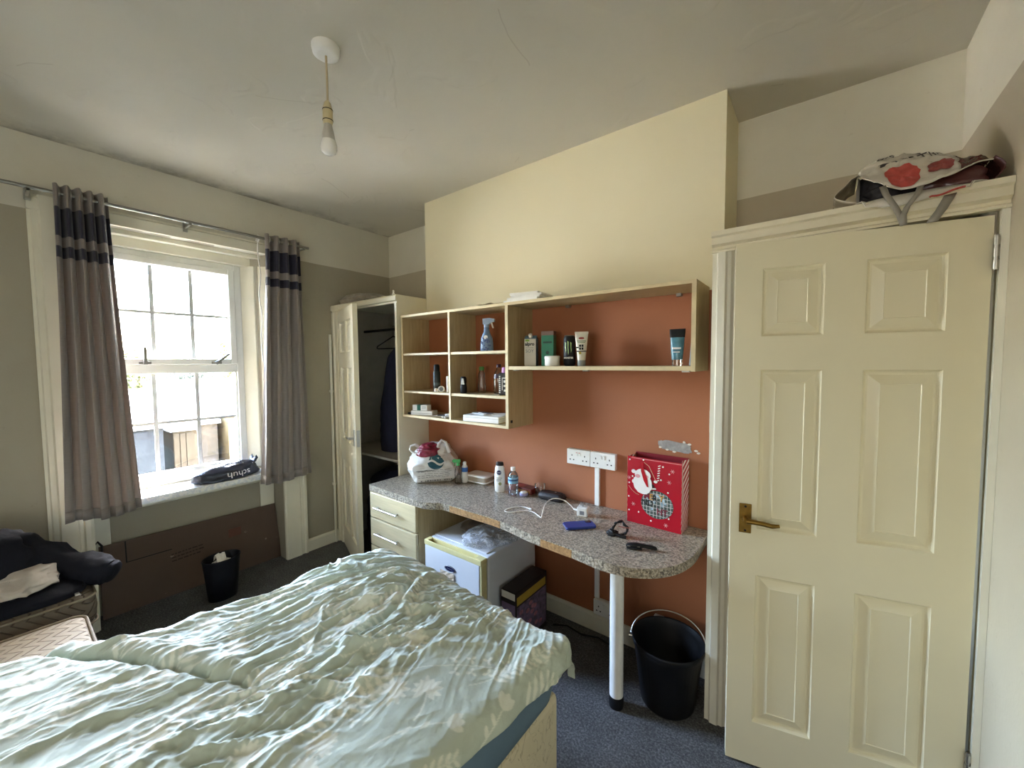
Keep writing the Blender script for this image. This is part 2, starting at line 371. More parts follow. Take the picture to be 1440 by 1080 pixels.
def sack(ringspec, n=64, m=40, amp=.01, freq=14, seed=1, ridge=True, fine=.35):
    """soft crumpled body: ringspec rows (t, cx, cy, z, a, b, power) interpolated to m rings, displaced by folded noise"""
    R = np.array(ringspec, float); ts = np.linspace(R[0, 0], R[-1, 0], m)
    Q = [np.interp(ts, R[:, 0], R[:, k]) for k in range(1, 7)]
    th = np.linspace(0, 2*PI, n, endpoint=False)
    C, S = np.cos(th), np.sin(th)
    P = np.zeros((m, n, 3))
    for i in range(m):
        cx, cy, z, a, b, pw = (q[i] for q in Q); e = 2/pw
        P[i, :, 0] = cx+a*np.sign(C)*np.abs(C)**e; P[i, :, 1] = cy+b*np.sign(S)*np.abs(S)**e; P[i, :, 2] = z
    N = np.zeros_like(P); cen = P.mean(axis=1, keepdims=True); N = P-cen; N /= np.linalg.norm(N, axis=2, keepdims=True)+1e-6
    def fold(q): return 1-np.abs(2*q-1) if ridge else q
    d = (fold(vn3(P*freq+vn3(P*freq*.5, seed+4)[..., None]*1.5, seed))-.5)*2*amp+(fold(vn3(P*freq*2.7, seed+9))-.5)*2*amp*fine
    lock = np.clip(np.minimum(np.arange(m)[:, None]/2.5, 1), 0, 1)
    P = P+N*(d*lock)[..., None]
    P[..., 2] += (vn3(P*freq*1.3, seed+2)-.5)*amp*.8*lock
    return [[tuple(P[i, k]) for k in range(n)] for i in range(m)]
def rrect(x0, x1, y0, y1, r, n=5):
    pts = []
    for cx, cy, a in ((x1-r, y0+r, -90), (x1-r, y1-r, 0), (x0+r, y1-r, 90), (x0+r, y0+r, 180)):
        for k in range(n+1):
            t = math.radians(a+90*k/n); pts.append((cx+r*math.cos(t), cy+r*math.sin(t)))
    return pts
def struct(o, label=None): return tag(o, label, None, None, 'structure')
XW, YB, YA, XR, ZC, YF = -3.30, 2.05, 2.37, .43, 2.75, -2.6
BL, BR = -2.395, -.352            # chimney breast

# ================================================================== ROOM SHELL
struct(MB().box(-3.62, XR+.15, YF-.15, YA+.15, -.12, 0).build('floor', M_carpet))
struct(MB().box(-3.62, XR+.15, YF-.15, YA+.15, ZC, ZC+.12).build('ceiling', M_ceil))
struct(MB().box(-3.62, XR+.15, YA, YA+.15, 0, ZC).build('wall_back', M_wall))
struct(MB().box(BL, BR, YB, YA, 0, ZC).build('wall_chimney', M_breast))
struct(MB().box(XR, XR+.15, YF-.15, YA, 0, ZC).build('wall_right', M_wall))
struct(MB().box(-3.62, XR+.15, YF-.15, YF, 0, ZC).build('wall_front', M_wall))
# window wall with a splayed recess that runs down to the floor
wy0, wy1, RY0, RY1, RZ = .36, 1.165, .30, 1.345, 2.365
XO, XI = -3.62, -3.47             # outer face, back of the recess
m = MB()
m.box(XO, XW, YF, RY0, 0, ZC); m.box(XO, XW, RY1, YA, 0, ZC); m.box(XO, XW, RY0, RY1, RZ, ZC)
m.box(XO, XI, RY0, RY1, 0, .70)
m.prism([(XO, wy0-.001), (XO, RY0), (XW, RY0), (XI, wy0-.001)], .70, RZ); m.prism([(XO, wy1+.001), (XI, wy1+.001), (XW, RY1), (XO, RY1)], .70, RZ)
m.box(XO, XI, wy0, wy1, 2.275, RZ)
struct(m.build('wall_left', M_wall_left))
# skirting boards
def skirt(name, o, U, W):
    struct(MB().ext([(0, 0), (.018, 0), (.018, .085), (.012, .096), (.007, .10), (0, .10)], o, U, (0, 0, 1), W).build(name, M_glossw))
skirt('baseboard_back', (BL, YB, 0), (0, -1, 0), (BR-BL, 0, 0))
skirt('baseboard_left', (XW, 1.515, 0), (1, 0, 0), (0, .27, 0))
skirt('baseboard_left_2', (XW, YF, 0), (1, 0, 0), (0, .16-YF, 0))
skirt('baseboard_right', (XR, YF, 0), (-1, 0, 0), (0, 1.78-YF, 0))
skirt('baseboard_front', (XW, YF, 0), (0, 1, 0), (XR-XW, 0, 0))
# window architrave: two fluted uprights and a head board
aprof = [(0, 0), (.17, 0), (.17, .022), (.155, .034), (.135, .034), (.128, .024), (.115, .024), (.108, .034), (.045, .034), (.038, .022), (.018, .022), (.012, .012), (0, .012)]
struct(MB().ext(aprof, (XW, .165-.02, 0), (0, 1, 0), (1, 0, 0), (0, 0, 2.44)).build('trim_1', M_glossw))
struct(MB().ext([(p, q) for p, q in [(0, 0), (.165, 0), (.165, .03), (.15, .03), (.14, .02), (.12, .02), (.11, .03), (.01, .03), (0, .022)]], (XW, RY1, 0), (0, 1, 0), (1, 0, 0), (0, 0, 2.44)).build('trim_2', M_glossw))
struct(MB().ext([(0, 0), (.03, 0), (.03, .06), (.02, .068), (.02, .08), (0, .08)], (XW, .145, 2.36), (1, 0, 0), (0, 0, 1), (0, 1.365, 0)).build('trim_3', M_glossw))
# stepped mouldings under the head of the recess and up the splayed reveals
m = MB()
for k, (xa, zt) in enumerate(((-3.47, 2.275), (-3.42, 2.335))):
    m.box(xa, xa+.05, RY0+.01, RY1-.01, zt, RZ+.002)
struct(m.build('trim_4', M_glossw, bevel=.004))
m = MB()
for sgn, a, b in ((1, wy1, RY1), (-1, wy0, RY0)):
    for t in (.05, .55):
        x0, y0 = XI+(XW-XI)*t, a+(b-a)*t; x1, y1 = XI+(XW-XI)*(t+.38), a+(b-a)*(t+.38)
        m.prism([(x0, y0-sgn*.012), (x1, y1-sgn*.012), (x1, y1+sgn*.004), (x0, y0+sgn*.004)][::(1 if sgn < 0 else -1)], .76, 2.28)
struct(m.build('trim_5', M_glossw, bevel=.003))
# sill board
M_sill = NT('worn white sill paint'); v_ = M_sill.coord()
M_sill = M_sill.done(M_sill.bsdf(Base_Color=M_sill.mix(M_sill.ramp(M_sill.noise(v_, 55, 4, .65), [(.46, (0, 0, 0)), (.54, (1, 1, 1))]), srgb(226, 226, 218), srgb(204, 208, 210)), Roughness=.35))
struct(MB().prism([(XI-.02, wy0), (XI-.02, wy1), (-3.30, RY1-.004), (-3.215, RY1-.004), (-3.215, RY0+.004), (-3.30, RY0+.004)][::-1], .70, .738).build('trim_6', M_sill, bevel=.008))
# apron boards below the sill
m = MB(); m.box(XI, XI+.012, RY0+.004, RY1-.004, .62, .70); m.box(XI, XI+.012, 1.24, 1.34, 0, .62); m.box(XI, XI+.012, RY0+.004, .40, 0, .62)
struct(m.build('trim_7', M_glossw, bevel=.004))

# ------------------------------------------------------------------ window
win = struct(thing('window_1', 'white plastic window with glazing bars above the sill', None, (-3.5, .7625, .738)))
def wb(m, y0, y1, z0, z1, x0=-3.52, x1=-3.455): m.box(x0, x1, y0, y1, z0, z1)
m = MB(); wb(m, wy0, wy0+.045, .738, 2.275); wb(m, wy1-.045, wy1, .738, 2.275); wb(m, wy0+.045, wy1-.045, 2.235, 2.275); wb(m, wy0+.045, wy1-.045, .738, .80); wb(m, wy0+.045, wy1-.045, 1.485, 1.545)
m.build('window_frame', M_upvc, win, True, .006)
GY0, GY1 = wy0+.045, wy1-.045
m = MB(); wb(m, GY0, GY0+.042, 1.545, 2.235, -3.51, -3.44); wb(m, GY1-.042, GY1, 1.545, 2.235, -3.51, -3.44); wb(m, GY0+.042, GY1-.042, 1.545, 1.585, -3.51, -3.44); wb(m, GY0+.042, GY1-.042, 2.195, 2.235, -3.51, -3.44)
m.build('top_sash', M_upvc, win, True, .006)
m = MB(); wb(m, GY0, GY1, .80, .825, -3.51, -3.47); wb(m, GY0, GY0+.012, .825, 1.485, -3.51, -3.47); wb(m, GY1-.012, GY1, .825, 1.485, -3.51, -3.47)
m.build('glazing_bead', M_upvc, win, True, .003)
def lights(y0, y1, z0, z1):
    ys = [y0+(y1-y0)*k/3 for k in range(4)]; zs = [z0, (z0+z1)/2, z1]
    for k in (1, 2): MB().box(-3.493, -3.485, ys[k]-.011, ys[k]+.011, z0, z1).build('glazing_bar', M_bar, win, True)
    for k in range(3): MB().box(-3.4925, -3.4855, ys[k]+(.011 if k else 0), ys[k+1]-(.011 if k < 2 else 0), zs[1]-.010, zs[1]+.010).build('glazing_bar', M_bar, win, True)
    for k in range(3):
        for j in range(2):
            MB().box(-3.491, -3.487, ys[k]+(.011 if k else 0), ys[k+1]-(.011 if k < 2 else 0), zs[j]+(.010 if j else 0), zs[j+1]-(0 if j else .010)).build('pane', M_glassw, win, True)
lights(GY0+.042, GY1-.042, 1.585, 2.195); lights(GY0+.012, GY1-.012, .825, 1.485)
for yy, ang in ((.60, 0), (.985, -50)):
    h = MB(); h.box(-3.44, -3.425, yy-.03, yy+.03, 1.548, 1.566)
    h.at(Matrix.Translation((-3.418, yy, 1.558)) @ Matrix.Rotation(math.radians(ang), 4, 'X')); h.box(-.008, .006, -.008, .008, -.006, .1); h.box(-.012, .003, -.012, .012, -.012, .012)
    h.build('window_handle', M_chrome, win, True, .003)

# ------------------------------------------------------------------ built-in cupboard: frame, box and door on the right
FY = 1.82
fprof = [(0, 0), (.077, 0), (.077, .012), (.068, .02), (.055, .02), (.048, .028), (.022, .028), (.016, .018), (0, .018)]
struct(MB().ext(fprof, (-.350, FY+.0, 0), (1, 0, 0), (0, -1, 0), (0, 0, 1.975)).ext([(0, 0), (.022, 0), (.022, .012), (.011, .016), (0, .012)], (-.273, FY, 0), (1, 0, 0), (0, -1, 0), (0, 0, 1.975)).build('trim_8', M_glossw))
struct(MB().ext([(0, 0), (.0165, 0), (.0165, .018), (0, .018)], (.413, FY, 0), (1, 0, 0), (0, -1, 0), (0, 0, 1.975)).build('trim_9', M_glossw))
struct(MB().ext([(0, 0), (.028, 0), (.028, .008), (.018, .014), (.018, .024), (.034, .032), (.034, .058), (.044, .064), (.044, .082), (0, .082)], (-.352, FY, 1.975), (0, -1, 0), (0, 0, 1), (XR-.001+.352, 0, 0)).build('trim_10', M_gloss))
m = MB(); m.box(-.352, XR-.001, FY, YA, 2.035, 2.056); m.box(-.350, -.336, FY, YB, 0, 2.035)
m.box(-.336, -.262, FY, FY+.02, 0, 2.035); m.box(.4135, XR-.001, FY, FY+.02, 0, 2.035); m.box(-.262, .4135, FY, FY+.02, 1.99, 2.035)
m.box(-.262, -.25, FY+.001, FY+.10, 0, 1.99)
struct(m.build('trim_11', M_gloss))

def panel_leaf(parent, W, H, T, panels, mt, world=False):
    """leaf in local XZ (x 0..W, z 0..H), front face at y=0 towards -y, with raised panels as parts"""
    xs = sorted({0, W, *[p[0] for p in panels], *[p[1] for p in panels]}); zs = sorted({0, H, *[p[2] for p in panels], *[p[3] for p in panels]})
    m = MB()
    for i in range(len(xs)-1):
        for j in range(len(zs)-1):
            cx, cz = (xs[i]+xs[i+1])/2, (zs[j]+zs[j+1])/2
            if any(p[0] < cx < p[1] and p[2] < cz < p[3] for p in panels): continue
            m.add([(xs[i], 0, zs[j]), (xs[i+1], 0, zs[j]), (xs[i+1], 0, zs[j+1]), (xs[i], 0, zs[j+1])], [(0, 1, 2, 3)])
    m.add([(0, 0, 0), (W, 0, 0), (W, T, 0), (0, T, 0), (0, 0, H), (W, 0, H), (W, T, H), (0, T, H)], [(3, 2, 1, 0), (4, 5, 6, 7), (1, 2, 6, 5), (2, 3, 7, 6), (3, 0, 4, 7)])
    m.build('leaf', mt, parent)
    for x0, x1, z0, z1 in panels:
        q = MB(); lv = [(0, 0), (.005, .009), (.010, .0125), (.016, .0125), (.046, .002), (.048, .0045)]
        R = [[(x0+d, e, z0+d), (x1-d, e, z0+d), (x1-d, e, z1-d), (x0+d, e, z1-d)] for d, e in lv]
        for a, b in zip(R, R[1:]):
            q.add(a+b, [(k, (k+1) % 4, 4+(k+1) % 4, 4+k) for k in range(4)])
        q.add(R[-1], [(0, 1, 2, 3)]); q.build('panel', mt, parent)
DW, DH = .665, 1.955
ddir = Vector((.402-(-.245), 1.818-1.668, 0)); dang = math.atan2(ddir.y, ddir.x)
door = struct(thing('door_1', 'cream six panel door with brass lever, standing ajar', None, (.402-DW*math.cos(dang), 1.816-DW*math.sin(dang), .008), dang))
pa, pb, pc, pd = .085, .265, .375, .57
panel_leaf(door, DW, DH, .035, [(pa, pb, 1.62, 1.86), (pc, pd, 1.62, 1.86), (pa, pb, .915, 1.50), (pc, pd, .915, 1.50), (pa, pb, .17, .74), (pc, pd, .17, .74)], M_door)
hd = MB(); hd.add(*[[(0, 0, 0)], []]); hd.box(.028, .068, -.005, 0, .895, 1.005); hp = hd.build('handle_plate', M_brass, door, False, .003)
h = MB(); h.cyl((.048, -.004, .95), (.048, -.032, .95), .011, .009, 16); h.tube([(.048, -.036, .95), (.07, -.038, .951), (.10, -.038, .949), (.128, -.036, .944), (.150, -.034, .947)], [.010, .009, .0085, .008, .006], 10)
h.build('lever', M_brass, hp)
[MB().cyl((.048, -.0052, z), (.048, -.0068, z), .004, None, 10).build('screw', M_dark, hp) for z in (.905, .995)]
for z in (1.795, .2):
    k = MB(); k.cyl((DW+.003, -.010, z), (DW+.003, -.010, z+.10), .0055, None, 10)
    for q in range(3): k.cyl((DW+.003, -.010, z+.003+q*.034), (DW+.003, -.010, z+.027+q*.034), .0075, None, 10)
    k.build('hinge', M_steel, door)

# ================================================================== WALL SHELF UNIT
SY0, SY1 = 1.80, YB-.001
sh = thing('shelf_unit', 'pale wood wall shelf with six cubbies and one long shelf, fixed to the terracotta wall', 'shelf unit', (-1.41, YB, 1.155))
def bd(x0, x1, z0, z1, mt=M_ven, name='upright', y0=SY0, cut=True):
    b = MB().box(x0, x1, y0+.002, SY1, z0, z1).build(name, mt, sh, True)
    if cut: MB().box(x0, x1, y0, y0+.002, z0, z1).build('edging', M_edge, b, True)
    return b
UL, UM, UD, UR, UT, UB = -2.385, -1.893, -1.413, -.409, 1.884, 1.157
bd(UL, UL+.016, UB, UT-.016); bd(UM-.008, UM+.008, UB+.016, UT-.016); bd(UD-.016, UD+.004, UB, UT-.016); bd(UR-.018, UR, 1.497, UT-.016)
bd(UL, UR, UT-.016, UT, M_venx, 'top_board'); bd(UL+.016, UD-.016, UB, UB+.016, M_venx, 'bottom_board')
for z in (1.612, 1.345):
    bd(UL+.016, UM-.008, z-.014, z, M_venx, 'cubby_shelf', SY0+.006); bd(UM+.008, UD-.016, z-.016, z, M_venx, 'cubby_shelf', SY0+.006)
bd(UD+.004, UR-.018, 1.500, 1.520, M_venx, 'long_shelf', SY0+.002)
for x in (-1.16, -.55): MB().box(x, x+.022, 2.02, 2.048, 1.854, 1.868).build('bracket', M_steel, sh, True)
for x in (-1.395, -.95, -.47): MB().box(x, x+.03, SY0+.03, SY0+.05, 1.493, 1.4995).build('bracket', M_steel, sh, True)
MB().box(-1.4085, -1.403, SY0+.02, SY0+.032, 1.19, 1.205).build('fixing', M_dark, sh, True)
SHX = lambda: sh

# ================================================================== DESK
DT, DB = .733, .693
outl = [(-2.368, 2.045), (-2.368, 1.500)]
front = [(-2.368, 1.500), (-1.87, 1.487), (-1.75, 1.512), (-1.69, 1.545), (-1.46, 1.548), (-1.27, 1.545), (-1.05, 1.505), (-.825, 1.488), (-.70, 1.470), (-.62, 1.472), (-.55, 1.492), (-.475, 1.545), (-.42, 1.625), (-.392, 1.72), (-.386, 1.80)]
def smooth(p, n=4):
    P = [Vector((*q, 0)) for q in p]; o = []
    for i in range(len(P)-1):
        a, b, c, d = P[max(i-1, 0)], P[i], P[i+1], P[min(i+2, len(P)-1)]
        for k in range(n):
            t = k/n; o.append(.5*((2*b)+(c-a)*t+(2*a-5*b+4*c-d)*t*t+(3*b-a-3*c+d)*t**3))
    return [(q.x, q.y) for q in o]+[p[-1]]
fr = smooth(front)
poly = fr+[(-.386, 2.045), (-2.368, 2.045)]
desk = thing('desk', 'curved speckled grey desk with worn chipboard edge and one round white leg', 'desk', (-1.4, 1.8, 0))
MB().prism(poly, DB, DT).build('worktop', M_lam, desk, True, .004)
# edging torn off: bare chipboard strips standing just proud of the front edge
for a, b in ((-1.69, -1.25), (-1.03, -.79)):
    seg = [p for p in fr if a <= p[0] <= b]
    m = MB()
    for i in range(len(seg)-1):
        p, q = seg[i], seg[i+1]; j0 = DB+.002+.005*random.random()
        m.add([(p[0], p[1]+.004, DB-.0005), (q[0], q[1]+.004, DB-.0005), (q[0], q[1]-.0016, DB), (p[0], p[1]-.0016, DB), (p[0], p[1]+.004, DT-.002), (q[0], q[1]+.004, DT-.002), (q[0], q[1]-.0016, DT-.006), (p[0], p[1]-.0016, DT-.006)],
              [(3, 2, 1, 0), (4, 5, 6, 7), (7, 6, 2, 3), (0, 4, 7, 3), (1, 2, 6, 5)])
    m.build('chipped_edge', M_chip, desk, True)
lg = MB(); lg.cyl((-.678, 1.635, .05), (-.678, 1.635, DB), .030, None, 28); lg = lg.build('leg', M_white, desk, True)
MB().lathe([(.031, .0), (.033, .01), (.033, .045), (.031, .052)], (-.678, 1.635, 0), 28).build('leg_foot', M_black, lg, True)
# drawers under the left end
dw = thing('drawer_unit', 'pale wood three drawer pedestal under the left end of the desk', 'drawers', (-2.12, 1.75, 0))
m = MB(); X0, X1, Y0, Y1 = -2.360, -1.885, 1.52, 2.03
m.box(X0, X0+.016, Y0, Y1, 0, DB-.001); m.box(X1-.016, X1, Y0, Y1, 0, DB-.001); m.box(X0+.016, X1-.016, Y1-.012, Y1, 0, DB-.001); m.box(X0+.016, X1-.016, Y0, Y1-.012, .06, .076); m.box(X0+.016, X1-.016, Y0+.02, Y0+.035, 0, .06); m.box(X0+.016, X1-.016, Y0, Y1-.012, DB-.018, DB-.001)
m.build('carcass', M_ven, dw, True)
for z0, z1 in ((.520, .684), (.330, .510), (.085, .320)):
    d = MB().box(X0+.001, X1-.001, 1.500, 1.519, z0, z1).build('drawer_front', M_drw, dw, True, .004)
    MB().box(X0+.001, X1-.001, 1.5005, 1.519, z1, z1+.004).build('edging', M_edge, d, True)
    zc = z1-.088
    h = MB(); h.tube([(-2.285, 1.476, zc), (-2.045, 1.476, zc)], .0055, 10)
    for x in (-2.265, -2.065): h.cyl((x, 1.476, zc), (x, 1.500, zc), .0045, None, 10)
    h.build('bar_handle', M_steel, d, True)

# ================================================================== WARDROBE in the left alcove
wd = thing('wardrobe', 'cream built in wardrobe with its narrow panelled door ajar, in the window corner', 'wardrobe', (-2.85, 2.05, 0))
WX0, WX1, WY, WT = -3.296, -2.399, 1.78, 2.035
M_wint = mat('dusty grey interior board', srgb(176, 172, 164), .9, .1, 8)
m = MB(); m.box(WX1-.018, WX1, WY+.02, YA-.004, 0, WT-.02); m.build('side_panel', M_gloss, wd, True)
MB().box(WX0, WX1, WY+.02, YA-.004, WT-.02, WT).build('top_panel', M_gloss, wd, True)
MB().box(WX0, WX0+.012, WY+.03, YA-.004, 0, WT-.02).build('side_panel', M_wint, wd, True)
MB().box(WX0+.012, WX1-.018, YA-.016, YA-.004, 0, WT-.02).build('back_panel', M_wint, wd, True)
m = MB(); m.ext([(0, 0), (.018, 0), (.018, .012), (.03, .018), (.03, .05), (.022, .06), (0, .06)], (WX0, WY+.02, 1.975), (0, -1, 0), (0, 0, 1), (WX1-WX0, 0, 0))
m.ext([(0, 0), (.09, 0), (.09, .012), (.078, .022), (.06, .022), (.052, .014), (.03, .014), (.02, .024), (0, .024)], (WX0, WY+.02, 0), (1, 0, 0), (0, -1, 0), (0, 0, 1.975))
m.box(WX1-.022, WX1, WY-.004, WY+.02, 0, 1.975); m.build('face_frame', M_gloss, wd, True)
MB().box(WX0+.012, WX1-.018, WY+.03, YA-.02, .80, .818).build('inner_shelf', M_wint, wd, True)
r = MB(); r.tube([(WX0+.012, 2.08, 1.83), (WX1-.018, 2.08, 1.83)], .011, 12); r.build('hanging_rail', M_dark, wd, True)
wang = math.radians(-20)
wdoor = thing('door', None, None, (-3.198+3.0*0, WY-.012, .012)); wdoor.parent = wd
wdoor.matrix_parent_inverse = Matrix.Identity(4); wdoor.location = Vector((-3.196, WY-.006, .012))-wd.location; wdoor.rotation_euler = (0, 0, wang)
def leaf_as_children(par, W, H, T, panels, mt):
    panel_leaf(par, W, H, T, panels, mt)
leaf_as_children(wdoor, .62, 1.955, .034, [(.09, .28, 1.62, 1.86), (.35, .54, 1.62, 1.86), (.09, .28, .92, 1.50), (.35, .54, .92, 1.50), (.09, .28, .17, .74), (.35, .54, .17, .74)], M_gloss)
h = MB(); h.box(.555, .595, -.005, 0, .93, 1.05); h.cyl((.575, -.004, .99), (.575, -.04, .99), .01, None, 14); h.tube([(.575, -.04, .99), (.53, -.042, .99), (.48, -.038, .985)], [.009, .008, .006], 10); h.build('door_handle', M_steel, wdoor, bevel=.002)
MB().box(.6205, .622, .006, .028, .93, 1.05).build('latch_plate', M_steel, wdoor)
# things in the wardrobe
hg = thing('coat_hanger', 'dark empty coat hanger on the wardrobe rail', 'hanger', (-2.86, 2.08, 1.842))
q = MB(); q.tube([(0.0, 0, -.026), (.014, 0, -.014), (.02, 0, .004), (.008, 0, .018), (-.010, 0, .012)], .0022, 8)
q.tube([(0, 0, -.026), (-.001, 0, -.075)], .0025, 8); q.tube([(0, 0, -.07), (.2, .02, -.15), (.21, .02, -.165), (.19, .02, -.172), (-.19, -.02, -.172), (-.21, -.02, -.165), (-.2, -.02, -.15), (0, 0, -.07)], .005, 8)
q.build('hanger_frame', M_black, hg)
gm = thing('hanging_coat', 'long navy coat hanging at the right inside the wardrobe', 'coat', (-2.80, 2.10, .82))
q = MB(); rs = sack([(0, 0, 0, 0, .15, .17, 2.2), (.3, 0, 0, .35, .13, .16, 2.2), (.62, .02, 0, .62, .09, .15, 2.2), (.82, .035, 0, .79, .055, .12, 2.2), (1, .04, 0, .90, .02, .04, 2)], 40, 30, .014, 9, 5)
rs = [[(min(x, .16), min(max(y, -.26), .26), z) for x, y, z in r_] for r_ in rs]
q.rings(rs); q.build('coat_body', M_navy2, gm)
q = MB(); q.tube([(.035, .02, .89), (.035, .03, .985), (.035, .045, 1.008), (.035, .03, 1.02), (.035, .016, 1.012)], .0025, 8); q.build('hanger_hook', M_black, gm)
bgd = thing('storage_bag', 'dark cloth bag on the wardrobe floor', 'bag', (-2.86, 2.08, .005))
q = MB(); q.rings(sack([(0, 0, 0, 0, .20, .19, 4), (.5, 0, 0, .3, .22, .2, 3.5), (.85, 0, 0, .56, .20, .17, 3), (1, 0, 0, .64, .10, .08, 2)], 48, 26, .02, 7, 8)); q.build('bag_body', M_navy2, bgd)
# on top of the wardrobe
tb = thing('plastic_bundle', 'flat grey plastic bundle on top of the wardrobe', 'bundle', (-3.02, 1.93, WT))
M_film = mat('grey plastic film', srgb(150, 142, 128), .3, .2, 30, .5, 30)
q = MB(); rs = sack([(0, 0, 0, 0, .22, .14, 2.6), (.4, 0, 0, .035, .24, .16, 2.4), (.8, -.02, 0, .07, .2, .12, 2.2), (1, -.03, 0, .088, .1, .05, 2)], 56, 16, .012, 12, 3); q.rings(rs); q.build('bundle_body', M_film, tb)
q = MB(); q.prism(rrect(-.02, .26, -.12, .1, .02), 0.0, .012); q.build('folded_sheet', M_dark, tb)
sb = thing('small_bottle', 'tiny clear bottle on top of the wardrobe', 'bottle', (-2.49, 1.82, WT))
q = MB(); q.lathe([(.010, 0), (.012, .003), (.012, .018), (.006, .024), (.006, .03)], n=14); q.build('bottle_body', M_white, sb); MB().lathe([(.007, .03), (.007, .042), (.003, .046)], n=12).build('bottle_cap', M_white, sb)
pp = thing('wall_pipe', 'thin white vertical pipe in the corner beside the wardrobe', 'pipe', (-3.283, 1.752, 0))
q = MB(); q.tube([(0, 0, .0), (0, 0, 1.79)], .011, 12); q.build('pipe_run', M_glossw, pp)
for z in (.5, 1.3): MB().box(-.0165, .004, -.015, .015, z, z+.018).build('pipe_clip', M_glossw, pp)

# ================================================================== CURTAINS AND RODS
rod = thing('curtain_rod', 'double chrome curtain rod above the window', 'curtain rod', (-3.2, .83, 2.45))
q = MB(); q.tube([(-3.155, .03, 2.437), (-3.155, 1.535, 2.437)], .0095, 14); q.build('front_pole', M_chrome, rod, True)
q = MB(); q.tube([(-3.215, .02, 2.452), (-3.215, 1.55, 2.452)], .0065, 12); q.build('rear_pole', M_chrome, rod, True)
for y in (.15, .80, 1.50):
    q = MB(); q.box(-3.273, -3.262, y-.012, y+.012, 2.40, 2.47); q.box(-3.262, -3.145, y-.005, y+.005, 2.420, 2.428); q.box(-3.165, -3.145, y-.007, y+.007, 2.420, 2.430); q.build('bracket', M_steel, rod, True)
def curtain(name, label, x, ya0, ya1, yb0, yb1, ztop, zbot, folds, amp, seed, group=None, flare=None):
    t = thing(name, label, 'curtain', (x, (ya0+ya1)/2, .70))
    nu, nv = folds*22+1, 60
    P = []
    for i in range(nv):
        f = i/(nv-1); z = ztop+(zbot-ztop)*f; row = []
        g = f**1.3
        a, b = ya0+(yb0-ya0)*g, ya1+(yb1-ya1)*g
        for k in range(nu):
            u = k/(nu-1)
            ph = u*folds*2*PI+.5*math.sin(3*u+seed)+f*1.1*math.sin(seed*2+u*5)
            am = amp*(1-.35*f*math.sin(4*u+seed)**2)*(.7+.6*float(vn2(u*3, f*2, seed)))
            s_ = math.sin(ph)
            y = a+(b-a)*u+.010*math.cos(2*ph)*f
            dx = am*(abs(s_)**.8*(1 if s_ > 0 else -1))+.012*(float(vn2(u*8, f*5, seed+3))-.5)
            sag = .012*math.sin(u*PI*2+seed)*f
            row.append((x+dx, y, z+sag*(f > .9)-.01*(1+s_)*(1 if i == 0 else 0)*0))
        P.append(row)
    MB().grid(P).build('cloth', M_curt, t, True, solid=.0025)
    # hem
    H = []
    for r_ in (nv-3, nv-2, nv-1): H.append([(p[0]+.0028, p[1], p[2]) for p in P[r_]])
    MB().grid(H).build('hem', M_curt, t, True, solid=.002)
    # eyelets on the pole
    for k in range(folds):
        yy = ya0+(ya1-ya0)*((k+.5)/folds)
        e = MB(); e.tube([(x-.005+.0195*math.cos(q_*2*PI/14), yy, 2.437+.0195*math.sin(q_*2*PI/14)) for q_ in range(15)], .004, 6, caps=False); e.build('eyelet', M_steel, t, True)
    return t
curtain('curtain', 'taupe curtain with navy bands on the left of the window, wide and creased', -3.15, .232, .435, .205, .492, 2.478, .695, 5, .026, 1.0)
curtain('curtain.001', 'taupe curtain with navy bands on the right of the window, beside the wardrobe', -3.15, 1.222, 1.468, 1.135, 1.50, 2.470, .672, 4, .024, 2.3)
cord = thing('blind_cord', 'thin white cord hanging beside the right curtain', 'cord', (-3.235, 1.21, 2.43))
q = MB(); q.tube([(-3.215+.004*math.sin(k), 1.205-.006*math.sin(k*.7), 2.455-.9*k/24) for k in range(25)], .004, 8); q.build('cord_strand', M_paper, cord, True)
q = MB(); q.tube([(-3.213, 1.204, 2.47), (-3.195, 1.21, 2.455), (-3.20, 1.20, 2.42), (-3.225, 1.198, 2.43), (-3.213, 1.204, 2.47)], .006, 8); q.build('cord_knot', M_paper, cord, True)

# ================================================================== CEILING PENDANT
pn = thing('pendant_light', 'bare bulb hanging by a cord from a white ceiling rose', 'pendant light', (-1.523, .832, ZC))
q = MB(); q.lathe([(.030, -.034), (.040, -.033), (.047, -.028), (.050, -.012), (.050, 0)], n=36); q.build('ceiling_rose', M_white, pn)
q = MB(); q.tube([(0, 0, -.03), (.002, 0, -.12), (.001, .001, -.205)], .0042, 10); q.build('flex', mat('aged cord', srgb(186, 170, 138), .6), pn)
q = MB(); q.lathe([(.006, -.20), (.012, -.208), (.0185, -.235), (.0185, -.275), (.0165, -.282), (.0165, -.288)][::-1], n=28); hb = q.build('lamp_holder', mat('aged lampholder plastic', srgb(206, 192, 152), .4), pn)
for z in (-.233, -.272): MB().lathe([(.0192, z-.003), (.0192, z)], n=28).build('holder_ring', M_dark, hb)
M_bulb = NT('frosted bulb'); M_bulb = M_bulb.done(M_bulb.bsdf(Base_Color=M_bulb.mix(M_bulb.noise(M_bulb.coord(), 9), (.86, .84, .8, 1), (.9, .88, .84, 1)), Roughness=.12))
q = MB(); q.lathe([(.004, -.402), (.016, -.399), (.026, -.391), (.0305, -.378), (.0300, -.366), (.026, -.350), (.0255, -.348)], n=28); bb = q.build('bulb', M_bulb, pn)
q = MB(); q.lathe([(.0252, -.348), (.0215, -.322), (.0165, -.30), (.0140, -.286)], n=28); q.build('bulb_collar', mat('bulb housing', srgb(190, 186, 178), .4), bb)

